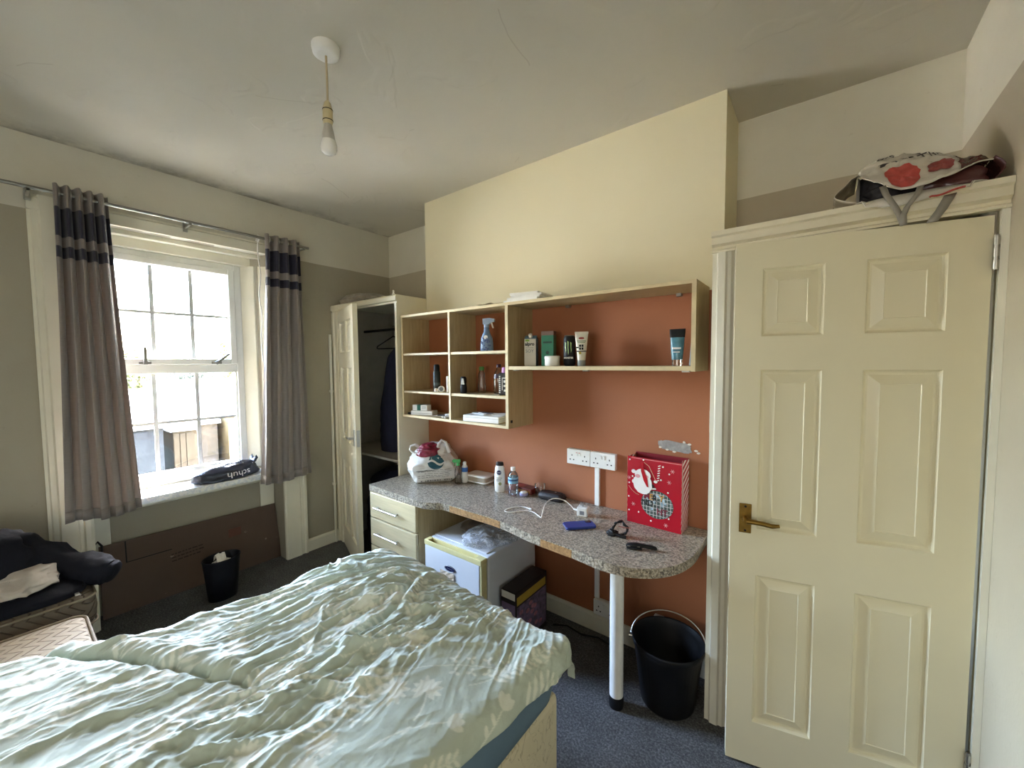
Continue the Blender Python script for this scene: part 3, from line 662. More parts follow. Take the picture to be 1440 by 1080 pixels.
# ================================================================== BED
bed = thing('bed', 'divan bed with blue fitted sheet and cream patterned base', 'bed', (-1.12, .2, 0))
b = MB().box(-1.60, -.638, -.95, 1.068, .05, .475).build('divan_base', M_divan, bed, True, .02, 3)
for x in (-1.5, -.74):
    for y in (-.85, .97): MB().lathe([(.022, 0), (.024, .01), (.024, .05)], (x, y, 0), 14).build('castor', M_black, bed, True)
q = MB()
rs = [[(x, y, z) for x, y in rrect(-1.612+i_, -.626-i_, -.94+i_, 1.06-i_, .07-i_*.3, 6)] for z, i_ in ((.476, .02), (.49, .006), (.52, 0), (.59, .0), (.615, .006), (.63, .02))]
q.rings(rs); q.build('mattress', M_sheet, bed, True)

def print_mask(S, T):
    """off-white leaf sprigs, ferns and daisies of the cloth, drawn in cloth coordinates (metres)"""
    out = np.zeros(S.shape, np.float32); rr = random.Random(11)
    s0, s1, t0, t1 = S.min(), S.max(), T.min(), T.max()
    ds = (s1-s0)/(S.shape[1]-1); dt = (t1-t0)/(S.shape[0]-1)
    def win(cx, cy, r):
        i0 = max(0, int((cy-r-t0)/dt)); i1 = min(S.shape[0], int((cy+r-t0)/dt)+2); j0 = max(0, int((cx-r-s0)/ds)); j1 = min(S.shape[1], int((cx+r-s0)/ds)+2)
        return slice(i0, max(i0, i1)), slice(j0, max(j0, j1))
    def leaf(cx, cy, a, L, W):
        k = win(cx, cy, L); X, Y = S[k]-cx, T[k]-cy
        if X.size == 0: return
        u = X*math.cos(a)+Y*math.sin(a); v = -X*math.sin(a)+Y*math.cos(a)
        q_ = u/L; w_ = W*4*np.clip(q_, 0, 1)*(1-np.clip(q_, 0, 1))**.8*.62
        m_ = np.clip((w_-np.abs(v))/.0022+.5, 0, 1)*(q_ > 0)*(q_ < 1)
        out[k] = np.maximum(out[k], m_)
    def dot(cx, cy, r):
        k = win(cx, cy, r*1.3)
        if S[k].size: out[k] = np.maximum(out[k], np.clip((r-np.hypot(S[k]-cx, T[k]-cy))/.002+.5, 0, 1))
    def stem(x, y, a, L, curve, fn=None, n=24):
        step = L/n
        for i in range(n+1):
            dot(x, y, .0021)
            mx_, my_ = x+math.cos(a)*step*.5, y+math.sin(a)*step*.5; dot(mx_, my_, .0021)
            if fn: fn(i, n, x, y, a)
            x += math.cos(a)*step; y += math.sin(a)*step; a += curve/n
        return x, y, a
    def sprig(x, y, a):
        L = rr.uniform(.22, .3)
        def fn(i, n, px, py, pa):
            if i > 5 and i % 2 == 0:
                k = 1-.5*i/n
                for sd in (1, -1): leaf(px, py, pa+sd*.75, .034*k+.008, .0075*k+.002)
        stem(x, y, a, L, rr.uniform(-.7, .7), fn)
    def fern(x, y, a):
        L = rr.uniform(.16, .24)
        def fn(i, n, px, py, pa):
            if i > 4 and i % 3 == 0:
                k = math.sin(PI*min(1, (i+3)/n*.9))
                for sd in (1, -1): leaf(px, py, pa+sd*.95, .062*k+.012, .0085)
        ex, ey, ea = stem(x, y, a, L, rr.uniform(-.5, .5), fn); leaf(ex, ey, ea, .05, .008)
    def daisy(x, y, a):
        ex, ey, ea = stem(x, y, a, rr.uniform(.08, .16), rr.uniform(-.6, .6))
        n = rr.choice((9, 10, 12)); r = rr.uniform(.036, .048)
        for k in range(n): leaf(ex, ey, ea+(k-n/2)*2*PI/n*.86, r*rr.uniform(.85, 1.1), .0095)
        dot(ex, ey, .011)
    def tulip(x, y, a):
        ex, ey, ea = stem(x, y, a, rr.uniform(.1, .18), rr.uniform(-.8, .8))
        for k in (-.45, 0, .45): leaf(ex, ey, ea+k, .045, .014)
        for k in (.4, .65): leaf(x+(ex-x)*k, y+(ey-y)*k, ea+rr.choice((-1, 1))*.8, .03, .008)
    def berries(x, y, a):
        def fn(i, n, px, py, pa):
            if i in (10, 14, 18, 22):
                for sd in (1, -1):
                    qx, qy, qa = px+math.cos(pa+sd*.8)*.03, py+math.sin(pa+sd*.8)*.03, pa+sd*.8
                    for k in (-2.1, 0, 2.1): leaf(qx, qy, qa+k, .017, .0065)
        stem(x, y, a, rr.uniform(.2, .28), rr.uniform(-.6, .6), fn)
    kinds = [sprig, fern, daisy, tulip, berries]
    x = s0-.05; c = 0
    while x < s1:
        y = t0-.1+(c % 2)*.06
        while y < t1:
            kinds[rr.randrange(5)](x+rr.uniform(-.04, .04), y+rr.uniform(-.03, .03), PI/2+rr.uniform(-.8, .8)); y += .135
        x += .125; c += 1
    return out
def build_duvet():
    ns, nt_ = 520, 640
    s = np.linspace(-2.16, -.562, ns); t = np.linspace(-.92, 1.215, nt_)
    S, T = np.meshgrid(s, t)
    PR = print_mask(S, T)
    smax = np.interp(T, [-1, .55, .98, 1.3], [-.612, -.612, -.562, -.562]); S = -2.16+(S+2.16)*(smax+2.16)/(2.16-.562)
    # flattened bed outline and what hangs past it
    xl = np.interp(T, [-1, -.10, .12, .30, .55, 1.3], [-1.93, -1.90, -1.78, -1.62, -1.585, -1.56])
    xr = np.interp(T, [-1, .55, .98, 1.3], [-.692, -.692, -.655, -.655]); yf = 1.045
    dl = np.maximum(0, xl-S); dr = np.maximum(0, S-xr); df = np.maximum(0, T-yf)
    # hem edges are wavy
    dx = dr-dl; d = np.hypot(dx, df); nx = np.where(d > 0, dx/np.maximum(d, 1e-6), 0); ny = np.where(d > 0, df/np.maximum(d, 1e-6), 0)
    r = .055; th = math.radians(78); arc = np.minimum(d/r, th); rest = np.maximum(0, d-r*th)
    out = r*np.sin(arc)+rest*math.cos(th); down = r*(1-np.cos(arc))+rest*math.sin(th)
    # folds: sharp creases with directions that turn slowly across the cloth
    wx = S+.05*(vn2(S*4, T*4, 1)-.5)+.016*(vn2(S*13, T*13, 2)-.5); wy = T+.06*(vn2(S*4, T*4, 3)-.5)+.016*(vn2(S*12, T*12, 4)-.5)
    fan = np.arctan2(wy-1.75, wx+1.05)          # radiating about a point beyond the foot
    rad = np.hypot(wy-1.75, wx+1.05)
    def ridge(u, p=1.0): return (1-np.abs(2*u-1))**p
    W = np.zeros_like(S)
    W += .022*(ridge(vn2(fan*9.5, rad*1.6, 5), 1.7)-.42)
    W += .016*(ridge(vn2(fan*23, rad*3.4, 6), 2.2)-.36)
    W += .011*(ridge(vn2(fan*50, rad*8, 7), 2)-.38)+.005*(ridge(vn2(fan*100, rad*16, 27), 2)-.38)
    a2 = .9; u2, v2 = wx*math.cos(a2)+wy*math.sin(a2), -wx*math.sin(a2)+wy*math.cos(a2)
    k2 = np.clip((vn2(S*3.2, T*3.2, 8)-.4)*4, 0, 1)
    W += k2*.020*(ridge(vn2(u2*4, v2*17, 9), 1.8)-.4)
    W += k2*.009*(ridge(vn2(u2*11, v2*34, 10), 1.8)-.4)
    a3 = -.6; u3, v3 = wx*math.cos(a3)+wy*math.sin(a3), -wx*math.sin(a3)+wy*math.cos(a3)
    k3 = np.clip((vn2(S*3.6, T*3.6, 18)-.45)*4, 0, 1)
    W += k3*.013*(ridge(vn2(u3*6, v3*24, 19), 1.8)-.4)
    W += .004*(vn2(wx*60, wy*60, 12)-.5)+.0025*(vn2(wx*110, wy*110, 13)-.5)
    calm = np.clip((S+1.02)/.22, 0, 1)*np.clip((1.0-T)/.22, 0, 1); calm = calm*calm*(3-2*calm)
    calm2 = np.clip((.22-T)/.3, 0, 1)*.55
    W *= (1-.86*calm)*(1-calm2)*(1-.55*np.clip((T-.93)/.12, 0, 1))*(.84-.12*np.clip((-.9-S)/.3, 0, 1)*np.clip((.6-T)/.3, 0, 1))
    # one long straight crease towards the pillow end and a tucked seam near the foot
    cl = (T-(.17+.50*(S+1.62))); W += (-.020*np.exp(-(cl/.012)**2)+.014*np.exp(-((cl-.045)/.035)**2))*np.clip((-1.12-S)/.2, 0, 1)
    c2 = (S+1.13+.28*(T-.75)+.03*np.sin(T*14)); W += (-.018*np.exp(-(c2/.012)**2)+.012*np.exp(-((c2-.03)/.02)**2))*np.exp(-((T-.8)/.22)**2)
    hump = .055*np.exp(-((S+1.36)/.26)**2-((T-.88)/.30)**2)+.028*np.exp(-((S+.98)/.2)**2-((T-.86)/.2)**2)+.02*np.exp(-((S+1.5)/.25)**2-((T-.1)/.35)**2)
    plat = np.clip((-.63-S)/.34, 0, 1); plat = plat*plat*(3-2*plat); hump = hump+.030*plat*np.clip((T+.1)/.7, .35, 1)*np.clip((1.06-T)/.3, 0, 1)
    h = W+hump*np.clip(1-d/.1, 0, 1)
    z0 = .658
    k = np.cos(arc)
    wv = (.005*np.sin(T*13+1)+.003*np.sin(T*31))*np.clip(dr/.1, 0, 1)+(.016*np.sin(S*17)+.010*np.sin(S*37))*np.clip(df/.1, 0, 1)+.012*np.sin(T*15)*np.clip(dl/.15, 0, 1)
    off = h*np.sin(arc)+np.abs(wv)
    X = np.clip(S, xl, xr)+nx*(out+off); Y = np.minimum(T, yf)+ny*(out+off); Z = z0-down+h*k
    Z = np.where((d <= 0) & (S > -1.62), np.maximum(Z, .640), Z)
    # the spill at the pillow end rests on what lies beside the bed
    Z = np.maximum(Z, .47)
    v = np.stack([X, Y, Z], -1).reshape(-1, 3).astype(np.float32)
    idx = np.arange(ns*nt_).reshape(nt_, ns); q_ = np.stack([idx[:-1, :-1], idx[:-1, 1:], idx[1:, 1:], idx[1:, :-1]], -1).reshape(-1, 4)
    me = bpy.data.meshes.new('duvet'); me.vertices.add(len(v)); me.vertices.foreach_set('co', v.ravel())
    me.loops.add(q_.size); me.loops.foreach_set('vertex_index', q_.ravel().astype(np.int32)); me.polygons.add(len(q_))
    me.polygons.foreach_set('loop_start', np.arange(0, q_.size, 4, dtype=np.int32)); me.polygons.foreach_set('loop_total', np.full(len(q_), 4, np.int32))
    me.polygons.foreach_set('use_smooth', np.ones(len(q_), bool)); me.update(calc_edges=True); me.validate()
    at = me.attributes.new('print', 'FLOAT', 'POINT'); at.data.foreach_set('value', PR.reshape(-1).astype(np.float32))
    me.materials.append(M_duvet)
    o = bpy.data.objects.new('duvet', me); COL.objects.link(o)
    md = o.modifiers.new('solid', 'SOLIDIFY'); md.thickness = .006; md.offset = -1
    return tag(o, 'crumpled sage green duvet with white leaf and daisy print on the bed', 'duvet')
build_duvet()

# ================================================================== LEFT CORNER: two low quilted bases, coat, cloth
def base_block(name, label, x0, x1, y0, y1, ztop, h, mt, seed, corner=.05):
    t = thing(name, label, 'bed base', ((x0+x1)/2, (y0+y1)/2, 0))
    q = MB(); n = 48
    def ring(i_, z):
        pts = rrect(x0+i_, x1-i_, y0+i_, y1-i_, max(.012, corner-i_*.5), 8)
        return [(x+.006*(float(vn2(x*9, y*9, seed))-.5), y+.006*(float(vn2(x*9, y*9, seed+1))-.5), z+.016*(float(vn2(x*5, y*5, seed+2))-.5)) for x, y in pts]
    z0 = ztop-h
    q.rings([ring(.012, z0), ring(.0, z0+.02), ring(-.004, z0+h*.5), ring(0, ztop-.025), ring(.014, ztop-.006), ring(.04, ztop), ring(.16, ztop+.004)])
    q.build('padded_top', mt, t, True)
    e = MB()
    for i_, z in ((.006, ztop-.012), (.004, z0+.01)):
        pts = rrect(x0+i_-.004, x1-i_+.004, y0+i_-.004, y1-i_+.004, corner, 8); pts.append(pts[0]); e.tube([(x, y, z) for x, y in pts], .006, 6, caps=False)
    e.build('piping', mat('brown piping', srgb(126, 114, 96), .8), t, True)
    MB().box(x0+.02, x1-.02, y0+.02, y1-.02, .05, z0+.01).build('base_box', mat('dark brown base cloth', srgb(58, 48, 42), .95), t, True)
    [MB().lathe([(.02, 0), (.022, .05)], (x, y, 0), 12).build('castor', M_black, t, True) for x in (x0+.07, x1-.07) for y in (y0+.07, y1-.07)]
    return t
base_block('divan_section', 'brown quilted divan section under the navy coat, against the window wall', -3.235, -2.71, -.75, .255, .455, .15, M_quilt, 3)
base_block('divan_section.001', 'pale zigzag quilted divan section between the brown one and the bed', -2.60, -1.90, -.75, .205, .435, .20, M_quilt2, 6)
ct = thing('puffer_coat', 'navy padded coat heaped on the brown divan section, one sleeve hanging over the edge', 'coat', (-2.98, 0, .455))
q = MB(); q.rings(sack([(0, .0, -.22, .002, .20, .38, 2.6), (.25, -.01, -.20, .08, .215, .37, 2.4), (.5, -.03, -.18, .18, .18, .30, 2.2), (.75, -.05, -.16, .27, .13, .21, 2.0), (.9, -.06, -.17, .325, .085, .13, 2), (1, -.06, -.18, .35, .03, .05, 2)], 72, 40, .03, 7, 12)); q.build('coat_body', M_navy, ct)
def ntube(pts, rad, n, m, amp, freq, seed, flat=.85):
    """a soft sleeve: noisy rings about a smoothed centre line, closed and rounded at the free end"""
    P = [Vector(p) for p in pts]; out = []
    for k in range(m):
        u = k/(m-1)*(len(P)-1); i = min(int(u), len(P)-2); f = u-i; c = P[i].lerp(P[i+1], f); r = rad[i]*(1-f)+rad[i+1]*f
        t = (P[i+1]-P[i]).normalized(); a = t.cross(Vector((0, 0, 1))).normalized(); b_ = a.cross(t)
        row = []
        for j in range(n):
            th = 2*PI*j/n; p = c+a*math.cos(th)*r+b_*math.sin(th)*r*flat
            q_ = np.array([[p.x*freq, p.y*freq, p.z*freq]]); d = (1-abs(2*float(vn3(q_, seed)[0])-1)-.5)*2*amp+(float(vn3(q_*2.3, seed+1)[0])-.5)*amp
            row.append(tuple(p+(p-c).normalized()*d))
        out.append(row)
    return out
q = MB(); q.rings(ntube([(-.07, -.13, .25), (-.04, -.02, .225), (.0, .08, .165), (.05, .17, .105), (.10, .25, .070), (.135, .295, .050), (.150, .315, .042)], [.10, .100, .092, .080, .072, .064, .056], 36, 44, .013, 16, 4)); sl_ = q.build('sleeve', M_navy, ct)
q = MB(); q.rings(ntube([(.142, .305, .046), (.152, .320, .041), (.160, .332, .036), (.164, .337, .034)], [.058, .060, .052, .022], 30, 8, .004, 20, 6)); q.build('cuff', M_navy, sl_)
rs = sack([(0, .14, .02, .004, .115, .20, 3.2), (.4, .14, .02, .035, .12, .205, 3), (.75, .12, .01, .062, .10, .17, 2.4), (1, .10, .0, .074, .05, .09, 2)], 64, 20, .012, 12, 21)
q = MB(); q.rings(rs); fp = q.build('front_panel', M_navy, ct)
q = MB(); q.box(.245, .262, .185, .20, .012, .022); q.cyl((.252, .192, .017), (.262, .205, .012), .004, None, 8); q.build('zip_pull', M_steel, fp, bevel=.002)
ss = thing('grey_shirt', 'pale grey crumpled top lying on the navy coat', 'shirt', (-2.84, .02, .522))
q = MB(); q.rings(sack([(0, .0, -.02, .0, .07, .12, 2.6), (.4, -.01, -.01, .035, .075, .125, 2.4), (.8, -.03, .0, .075, .05, .09, 2.1), (1, -.04, .0, .09, .02, .04, 2)], 80, 34, .03, 17, 31)); q.build('shirt_body', M_greycl, ss)

# ================================================================== UNDER THE WINDOW
cb = thing('cardboard_sheet', 'long flattened brown cardboard box leaning in the window recess', 'cardboard', (-3.40, .84, 0))
def cpt(y, zz): return (-3.395-.048*zz/.44-.0, y, zz)
m = MB()
yy = [.350, .352, .47, .90, 1.338, 1.334]
Q = [[cpt(.338+(1.352-.338)*a+(-.022*b if a > .98 else 0)+(.004*b if a < .02 else 0), b*(.438-.012*a)) for b in (0, .25, .5, .75, 1)] for a in (0, .02, .12, .3, .5, .7, .9, .98, 1)]
m.grid(Q, smooth=False); m.build('board', M_card, cb, True, solid=.008)
m = MB(); m.grid([[cpt(.455+dy, z_)[0:1]+(.455+dy, z_) for z_ in (.30, .43)] for dy in (0, .004)], smooth=False); 
m = MB(); 
for a, b, c, d_ in ((.455, .462, .30, .434), (.455, .68, .300, .305)):
    m.add([(cpt(a, c)[0]+.0048, a, c), (cpt(b, c)[0]+.0048, b, c), (cpt(b, d_)[0]+.0048, b, d_), (cpt(a, d_)[0]+.0048, a, d_)], [(0, 1, 2, 3)])
m.build('flap_cut', M_dark, cb, True, solid=.0006)
M_ink = mat('faded black ink', srgb(62, 46, 38), .9)
m = MB(); rr = random.Random(4)
for k in range(3):
    y = .675
    while y < .85-.02*k:
        w_ = rr.uniform(.008, .03); z_ = .262-.022*k+(y-.675)*.05; x_ = cpt(y, z_)[0]+.0047
        m.box(x_, x_+.0005, y, y+w_, z_, z_+.008); y += w_+.006
m.build('printed_lines', M_ink, cb, True)
m = MB(); x_ = cpt(1, .28)[0]+.0047; m.box(x_-.003, x_+.001, 1.005, 1.085, .235, .325); m.build('patch', mat('darker brown tape', srgb(96, 58, 44), .6), cb, True)
cl_ = thing('black_cable', 'black cable looped over the left end of the cardboard', 'cable', (-3.36, .33, .02))
q = MB(); q.tube([(-3.345, .318, .012), (-3.35, .315, .2), (-3.36, .312, .38), (-3.385, .318, .47), (-3.40, .335, .485), (-3.385, .35, .46), (-3.366, .346, .38), (-3.36, .345, .3)], .006, 8); q.build('cable_run', M_black, cl_, True)
# waste bin
bn = thing('waste_bin', 'small oval black waste bin in front of the cardboard', 'bin', (-3.10, .865, 0), math.radians(95))
M_binm = mat('navy black bin plastic', srgb(20, 22, 29), .45, .08, 10, 0, 60, 0, .3)
q = MB(); q.lathe([(.07, .0), (.082, .004), (.098, .18), (.106, .262), (.109, .270), (.106, .275), (.103, .268), (.094, .18), (.078, .012), (.02, .010)], n=40, sx=1.0, sy=.78); q.build('bin_body', M_binm, bn)
wp = thing('crumpled_paper', 'crumpled white paper sticking out of the black bin', 'paper', (-3.10, .865, .225))
q = MB(); G = [[(-.055+.11*i/7, -.03+.06*j/5, .020*float(vn2(i*.9, j*.9, 3))+.035*math.sin(i*.6+j*.3)+.012) for j in range(6)] for i in range(8)]; q.grid(G, smooth=False); q.build('paper_sheet', M_paper, wp, solid=.0015)
q = MB(); q.rings(sack([(0, .0, 0, -.03, .05, .045, 2), (.5, 0, 0, 0, .06, .05, 2), (1, 0, 0, .02, .03, .03, 2)], 24, 12, .02, 22, 4)); q.build('paper_ball', M_paper, wp)
# bag on the sill
M_bagp = mat('dark slate carrier plastic', srgb(40, 44, 56), .22, .3, 14, .45, 22)
sg = thing('dark_carrier_bag', 'dark slate plastic carrier bag lying on the window sill', 'carrier bag', (-3.30, .975, .738), math.radians(97))
q = MB(); q.rings(sack([(0, 0, .0, .0, .17, .062, 3), (.3, 0, 0, .022, .19, .072, 2.8), (.6, 0, .0, .062, .18, .062, 2.4), (.85, .03, .0, .092, .135, .044, 2.2), (1, .05, 0, .108, .06, .02, 2)], 72, 26, .019, 11, 14)); sgb = q.build('bag_body', M_bagp, sg)
q = MB(); G = [[(.10+.085*i/6+.01*j/4, -.055+.1*j/4, .045+.075*i/6+.014*math.sin(j*2+i)) for j in range(5)] for i in range(7)]; q.grid(G); q.build('bag_flap', M_bagp, sg, solid=.002)
M_wink = mat('white print', srgb(226, 226, 228), .6)
tm = text_obj('schuh', .062, ext=0); ts = bvh(sgb)
stick(ts, [(.045-v.co.x*1.1, -.4, .036-v.co.y*.9) for v in tm.vertices], [tuple(p.vertices) for p in tm.polygons], (0, 1, 0), 'lettering', M_wink, sg, .003)

# ================================================================== FRIDGE UNDER THE DESK
fg = thing('mini_fridge', 'white mini fridge with yellowed door trim under the desk', 'fridge', (-1.565, 1.74, 0))
M_frid = mat('white fridge enamel', srgb(222, 224, 228), .35, .03, 4); M_fyel = mat('yellowed plastic trim', srgb(220, 208, 150), .4, .1, 8)
FX0, FX1, FZ = -1.790, -1.345, .520
MB().box(FX0, FX1, 1.535, 1.975, .03, FZ).build('cabinet', M_frid, fg, True, .006)
MB().box(FX0+.004, FX1-.03, 1.56, 1.97, FZ, FZ+.006).build('top_plate', M_frid, fg, True, .003)
d = MB().box(FX0+.002, FX1-.014, 1.484, 1.527, .035, FZ-.028).build('door', M_frid, fg, True, .006)
m = MB(); zt = FZ-.028
m.box(FX0, FX1-.002, 1.482, 1.489, zt, FZ+.001); m.box(FX0, FX0+.03, 1.489, 1.53, zt, FZ+.001); m.box(FX1-.055, FX1-.002, 1.489, 1.53, zt, FZ+.001); m.box(FX0+.03, FX1-.055, 1.522, 1.53, zt, FZ+.001); m.box(FX0+.03, FX1-.055, 1.489, 1.522, zt, zt+.006)
m.build('grip_trim', M_fyel, d, True, .003); MB().box(FX1-.0135, FX1-.002, 1.486, 1.527, .035, zt-.001).build('side_trim', M_fyel, d, True, .002)
q = MB(); n = 28; q.ext([(.042*math.cos(2*PI*k/n), .0165*math.sin(2*PI*k/n)) for k in range(n)], (-1.578, 1.4835, .408), (1, 0, 0), (0, 0, 1), (0, -.003, 0)); bg_ = q.build('badge', mat('navy badge', srgb(24, 34, 74), .3), d, True)
q = MB()
for a in (1, .9):
    q.tube([(-1.578+.040*a*math.cos(2*PI*k/n), 1.4803, .408+.0150*a*math.sin(2*PI*k/n)) for k in range(n+1)], .0006, 5, caps=False)
q.box(-1.600, -1.556, 1.480, 1.4806, .4065, .4095); q.build('badge_line', M_steel, bg_, True)
[MB().box(x, x+.03, 1.55+dy, 1.58+dy, 0, .03).build('fridge_foot', M_black, fg, True) for x in (FX0+.02, FX1-.05) for dy in (0, .36)]
m = MB(); G = [[(-1.655+.11*i/6, 1.4815-.003*abs(math.sin(i*1.7+j)), .345+.042*j/4) for j in range(5)] for i in range(7)]; m.grid(G, smooth=False); nt_ = m.build('note', mat('creased beige sticker', srgb(206, 186, 160), .7, .2, 60), fg, True, solid=.001)
n_ = NT('clear crinkled plastic'); v_ = n_.coord(); hz = n_.ramp(n_.noise(v_, 26, 4, .65, 1.0), [(.42, (.16, .16, .16)), (.6, (.75, .75, .75))])
M_clear = n_.done(n_.n('ShaderNodeMixShader', {0: hz, 1: n_.n('ShaderNodeBsdfTransparent').outputs[0], 2: n_.bsdf(Base_Color=srgb(214, 216, 220), Roughness=.14, Normal=n_.bump(n_.noise(v_, 40, 4), .6, .01)).outputs[0]}))
cp = thing('plastic_packaging', 'crumpled clear plastic packaging lying on top of the fridge', 'packaging', (-1.465, 1.70, FZ+.008), math.radians(-28))
q = MB(); q.rings(sack([(0, 0, 0, .0, .10, .15, 2.8), (.5, 0, 0, .03, .11, .155, 2.4), (.85, 0, 0, .055, .07, .11, 2.2), (1, 0, 0, .065, .03, .05, 2)], 60, 22, .022, 16, 41)); q.build('film', M_clear, cp)
bm = thing('brown_mailer', 'grey brown folded mailer bag under the clear packaging on the fridge', 'bag', (-1.60, 1.80, FZ+.007), math.radians(12))
q = MB(); q.rings(sack([(0, 0, 0, .0, .13, .12, 3.4), (.6, 0, 0, .018, .135, .125, 3), (1, 0, 0, .028, .09, .08, 2.4)], 48, 12, .010, 16, 44)); q.build('bag_body', mat('grey brown film', srgb(140, 130, 122), .3, .25, 20, .3, 30), bm)
# printed carton on the floor
cx = thing('printed_carton', 'dark printed carton on the carpet between fridge and desk leg', 'box', (-1.265, 1.76, 0))
MB().box(-1.325, -1.225, 1.615, 1.915, .001, .328).build('carton_body', mat('black carton', srgb(36, 28, 30), .4), cx, True, .002)
m = MB(); m.box(-1.2252, -1.2242, 1.625, 1.90, .255, .300); m.build('yellow_band', mat('mustard print', srgb(184, 152, 56), .5), cx, True)
M_pk = mat('pink print', srgb(176, 120, 130), .5, .4, 60)
m = MB(); m.box(-1.2252, -1.2244, 1.625, 1.905, .03, .245); m.build('front_print', mat('grey violet print', srgb(112, 96, 120), .5, .5, 40), cx, True)
m = MB(); rr = random.Random(9)
for k in range(16): y_, z_ = rr.uniform(1.63, 1.87), rr.uniform(.05, .23); m.ext([(.018*math.cos(2*PI*i/10), .012*math.sin(2*PI*i/10)) for i in range(10)], (-1.2243, y_, z_), (0, 1, 0), (0, 0, 1), (.0004+.0001*(k % 3), 0, 0))
tag(m.build('picture_spots', M_pk, cx, True), kind='stuff')
m = MB(); m.box(-1.32, -1.23, 1.6142, 1.6152, .285, .322); m.build('white_label', M_paper, cx, True)
m = MB(); m.box(-1.32, -1.23, 1.6142, 1.6152, .20, .26); m.build('violet_label', mat('violet label', srgb(120, 104, 136), .5), cx, True)
# bucket
bk = thing('bucket', 'black plastic bucket with wire handle beside the door frame', 'bucket', (-.505, 1.80, .0), math.radians(18))
q = MB(); q.lathe([(.02, .004), (.108, .002), (.114, .010), (.146, .26), (.150, .262), (.156, .290), (.153, .296), (.149, .290), (.143, .262), (.110, .014), (.02, .012)], n=48); q.build('bucket_body', M_black, bk)
q = MB(); pts = []
for k in range(25):
    a = PI*k/24; pts.append((-.160*math.cos(a), .06*math.sin(a)**.8 if 0 < k < 24 else 0, .272+.112*math.sin(a)))
q.tube(pts, .0028, 8); wh = q.build('wire_handle', M_steel, bk)
[MB().cyl((sx_*.15, 0, .272), (sx_*.168, 0, .272), .010, None, 12).build('handle_lug', M_steel, bk) for sx_ in (1, -1)]
fc = thing('floor_cable', 'thin black cable lying on the carpet along the skirting', 'cable', (-1.1, 1.95, .006))
q = MB(); q.tube([(-1.19, 1.93, .006), (-1.12, 1.97, .006), (-1.02, 1.955, .006), (-.93, 1.985, .006), (-.86, 1.97, .006), (-.80, 1.99, .006)], .0045, 8); q.build('cable_run', M_black, fc, True)

# ================================================================== ON THE DESK
D = DT+.0005
def bottle(name, label, cat, loc, prof, mt, capprof=None, capm=None, rz=0, sx=1, sy=1, n=28, group=None):
    t = thing(name, label, cat, loc, rz, group)
    MB().lathe(prof, n=n, sx=sx, sy=sy).build('bottle_body', mt, t)
    if capprof: MB().lathe(capprof, n=n, sx=sx if sx == sy else sx, sy=sy).build('cap', capm, t)
    return t
# white carrier bag
M_bagw = mat('white carrier plastic', srgb(226, 226, 226), .42, .05, 10, .35, 26); M_teal = mat('teal print', srgb(36, 88, 104), .5); M_greyp = mat('grey print', srgb(120, 122, 126), .6); M_maroon = mat('maroon packet', srgb(122, 26, 52), .3, .5, 40, .3, 30)
cbg = thing('white_carrier_bag', 'full white plastic carrier bag with teal emblem at the left end of the desk', 'carrier bag', (-2.115, 1.845, D), math.radians(52))
q = MB(); rs = sack([(0, 0, 0, 0, .122, .082, 7), (.1, 0, 0, .012, .128, .09, 6), (.4, -.004, 0, .085, .158, .112, 3.6), (.62, .0, .0, .145, .150, .105, 2.8), (.78, .012, .01, .195, .118, .078, 2.3), (.9, .02, .012, .232, .082, .05, 2.0), (1, .022, .015, .250, .045, .028, 2)], 110, 70, .017, 10, 51, True, .55); q.rings(rs); bw = q.build('bag_body', M_bagw, cbg)
q = MB(); q.tube([(-.09, .0, .17), (-.138, .0, .195), (-.158, .004, .215), (-.150, .004, .24), (-.120, .0, .248), (-.08, .0, .22)], [.014, .008, .006, .006, .009, .014], 10); q.build('bag_handle', M_bagw, cbg)
q = MB(); q.tube([(.025, -.045, .20), (.035, -.05, .252), (.055, -.045, .278), (.085, -.04, .262), (.11, -.04, .19)], [.018, .010, .007, .009, .016], 10); q.build('bag_handle', M_bagw, cbg)
q = MB(); q.rings(sack([(0, -.02, -.03, .170, .078, .058, 2.4), (.5, -.028, -.032, .222, .066, .042, 2.2), (.8, -.02, -.025, .252, .04, .026, 2), (1, -.015, -.02, .262, .012, .01, 2)], 56, 22, .016, 26, 54)); q.build('red_packet', M_maroon, cbg)
tw = bvh(bw)
em = [(.012+.056*math.cos(a), -.3, .148+.05*math.sin(a)) for a in [PI*1.02+PI*.96*k/20 for k in range(21)]]+[(.045, -.3, .178), (.012, -.3, .200), (-.022, -.3, .196), (-.03, -.3, .17)]
stick(tw, *fan_poly(em, 10), (0, 1, 0), 'emblem', M_teal, cbg, .0025)
top_ = [(-.046+.116*k/16, .152+.013*math.sin(k/16*2*PI)-.006*k/16) for k in range(17)]
vs_ = [(x, -.3, z) for x, z in top_]+[(x, -.3, z-.009-.005*math.sin(k/16*PI)) for k, (x, z) in enumerate(top_)]
stick(tw, vs_, [(k, k+1, 17+k+1, 17+k) for k in range(16)], (0, 1, 0), 'emblem_stripe', M_bagw, cbg, .004)
def print_row(z0, h, x0, x1, wmin, wmax, name, seed, skew=0, prob=.85):
    rr = random.Random(seed); x = x0; vs, fs = [], []
    while x < x1:
        w_ = rr.uniform(wmin, wmax)
        if rr.random() < prob:
            n = max(1, int(w_/.006)); b = len(vs)
            for k in range(n+1): xx = x+w_*k/n; vs += [(xx, -.3, z0+skew*xx), (xx, -.3, z0+h+skew*xx)]
            fs += [(b+2*k, b+2*k+2, b+2*k+3, b+2*k+1) for k in range(n)]
        x += w_+.006
    return stick(tw, vs, fs, (0, 1, 0), name, M_greyp, cbg, .0022)
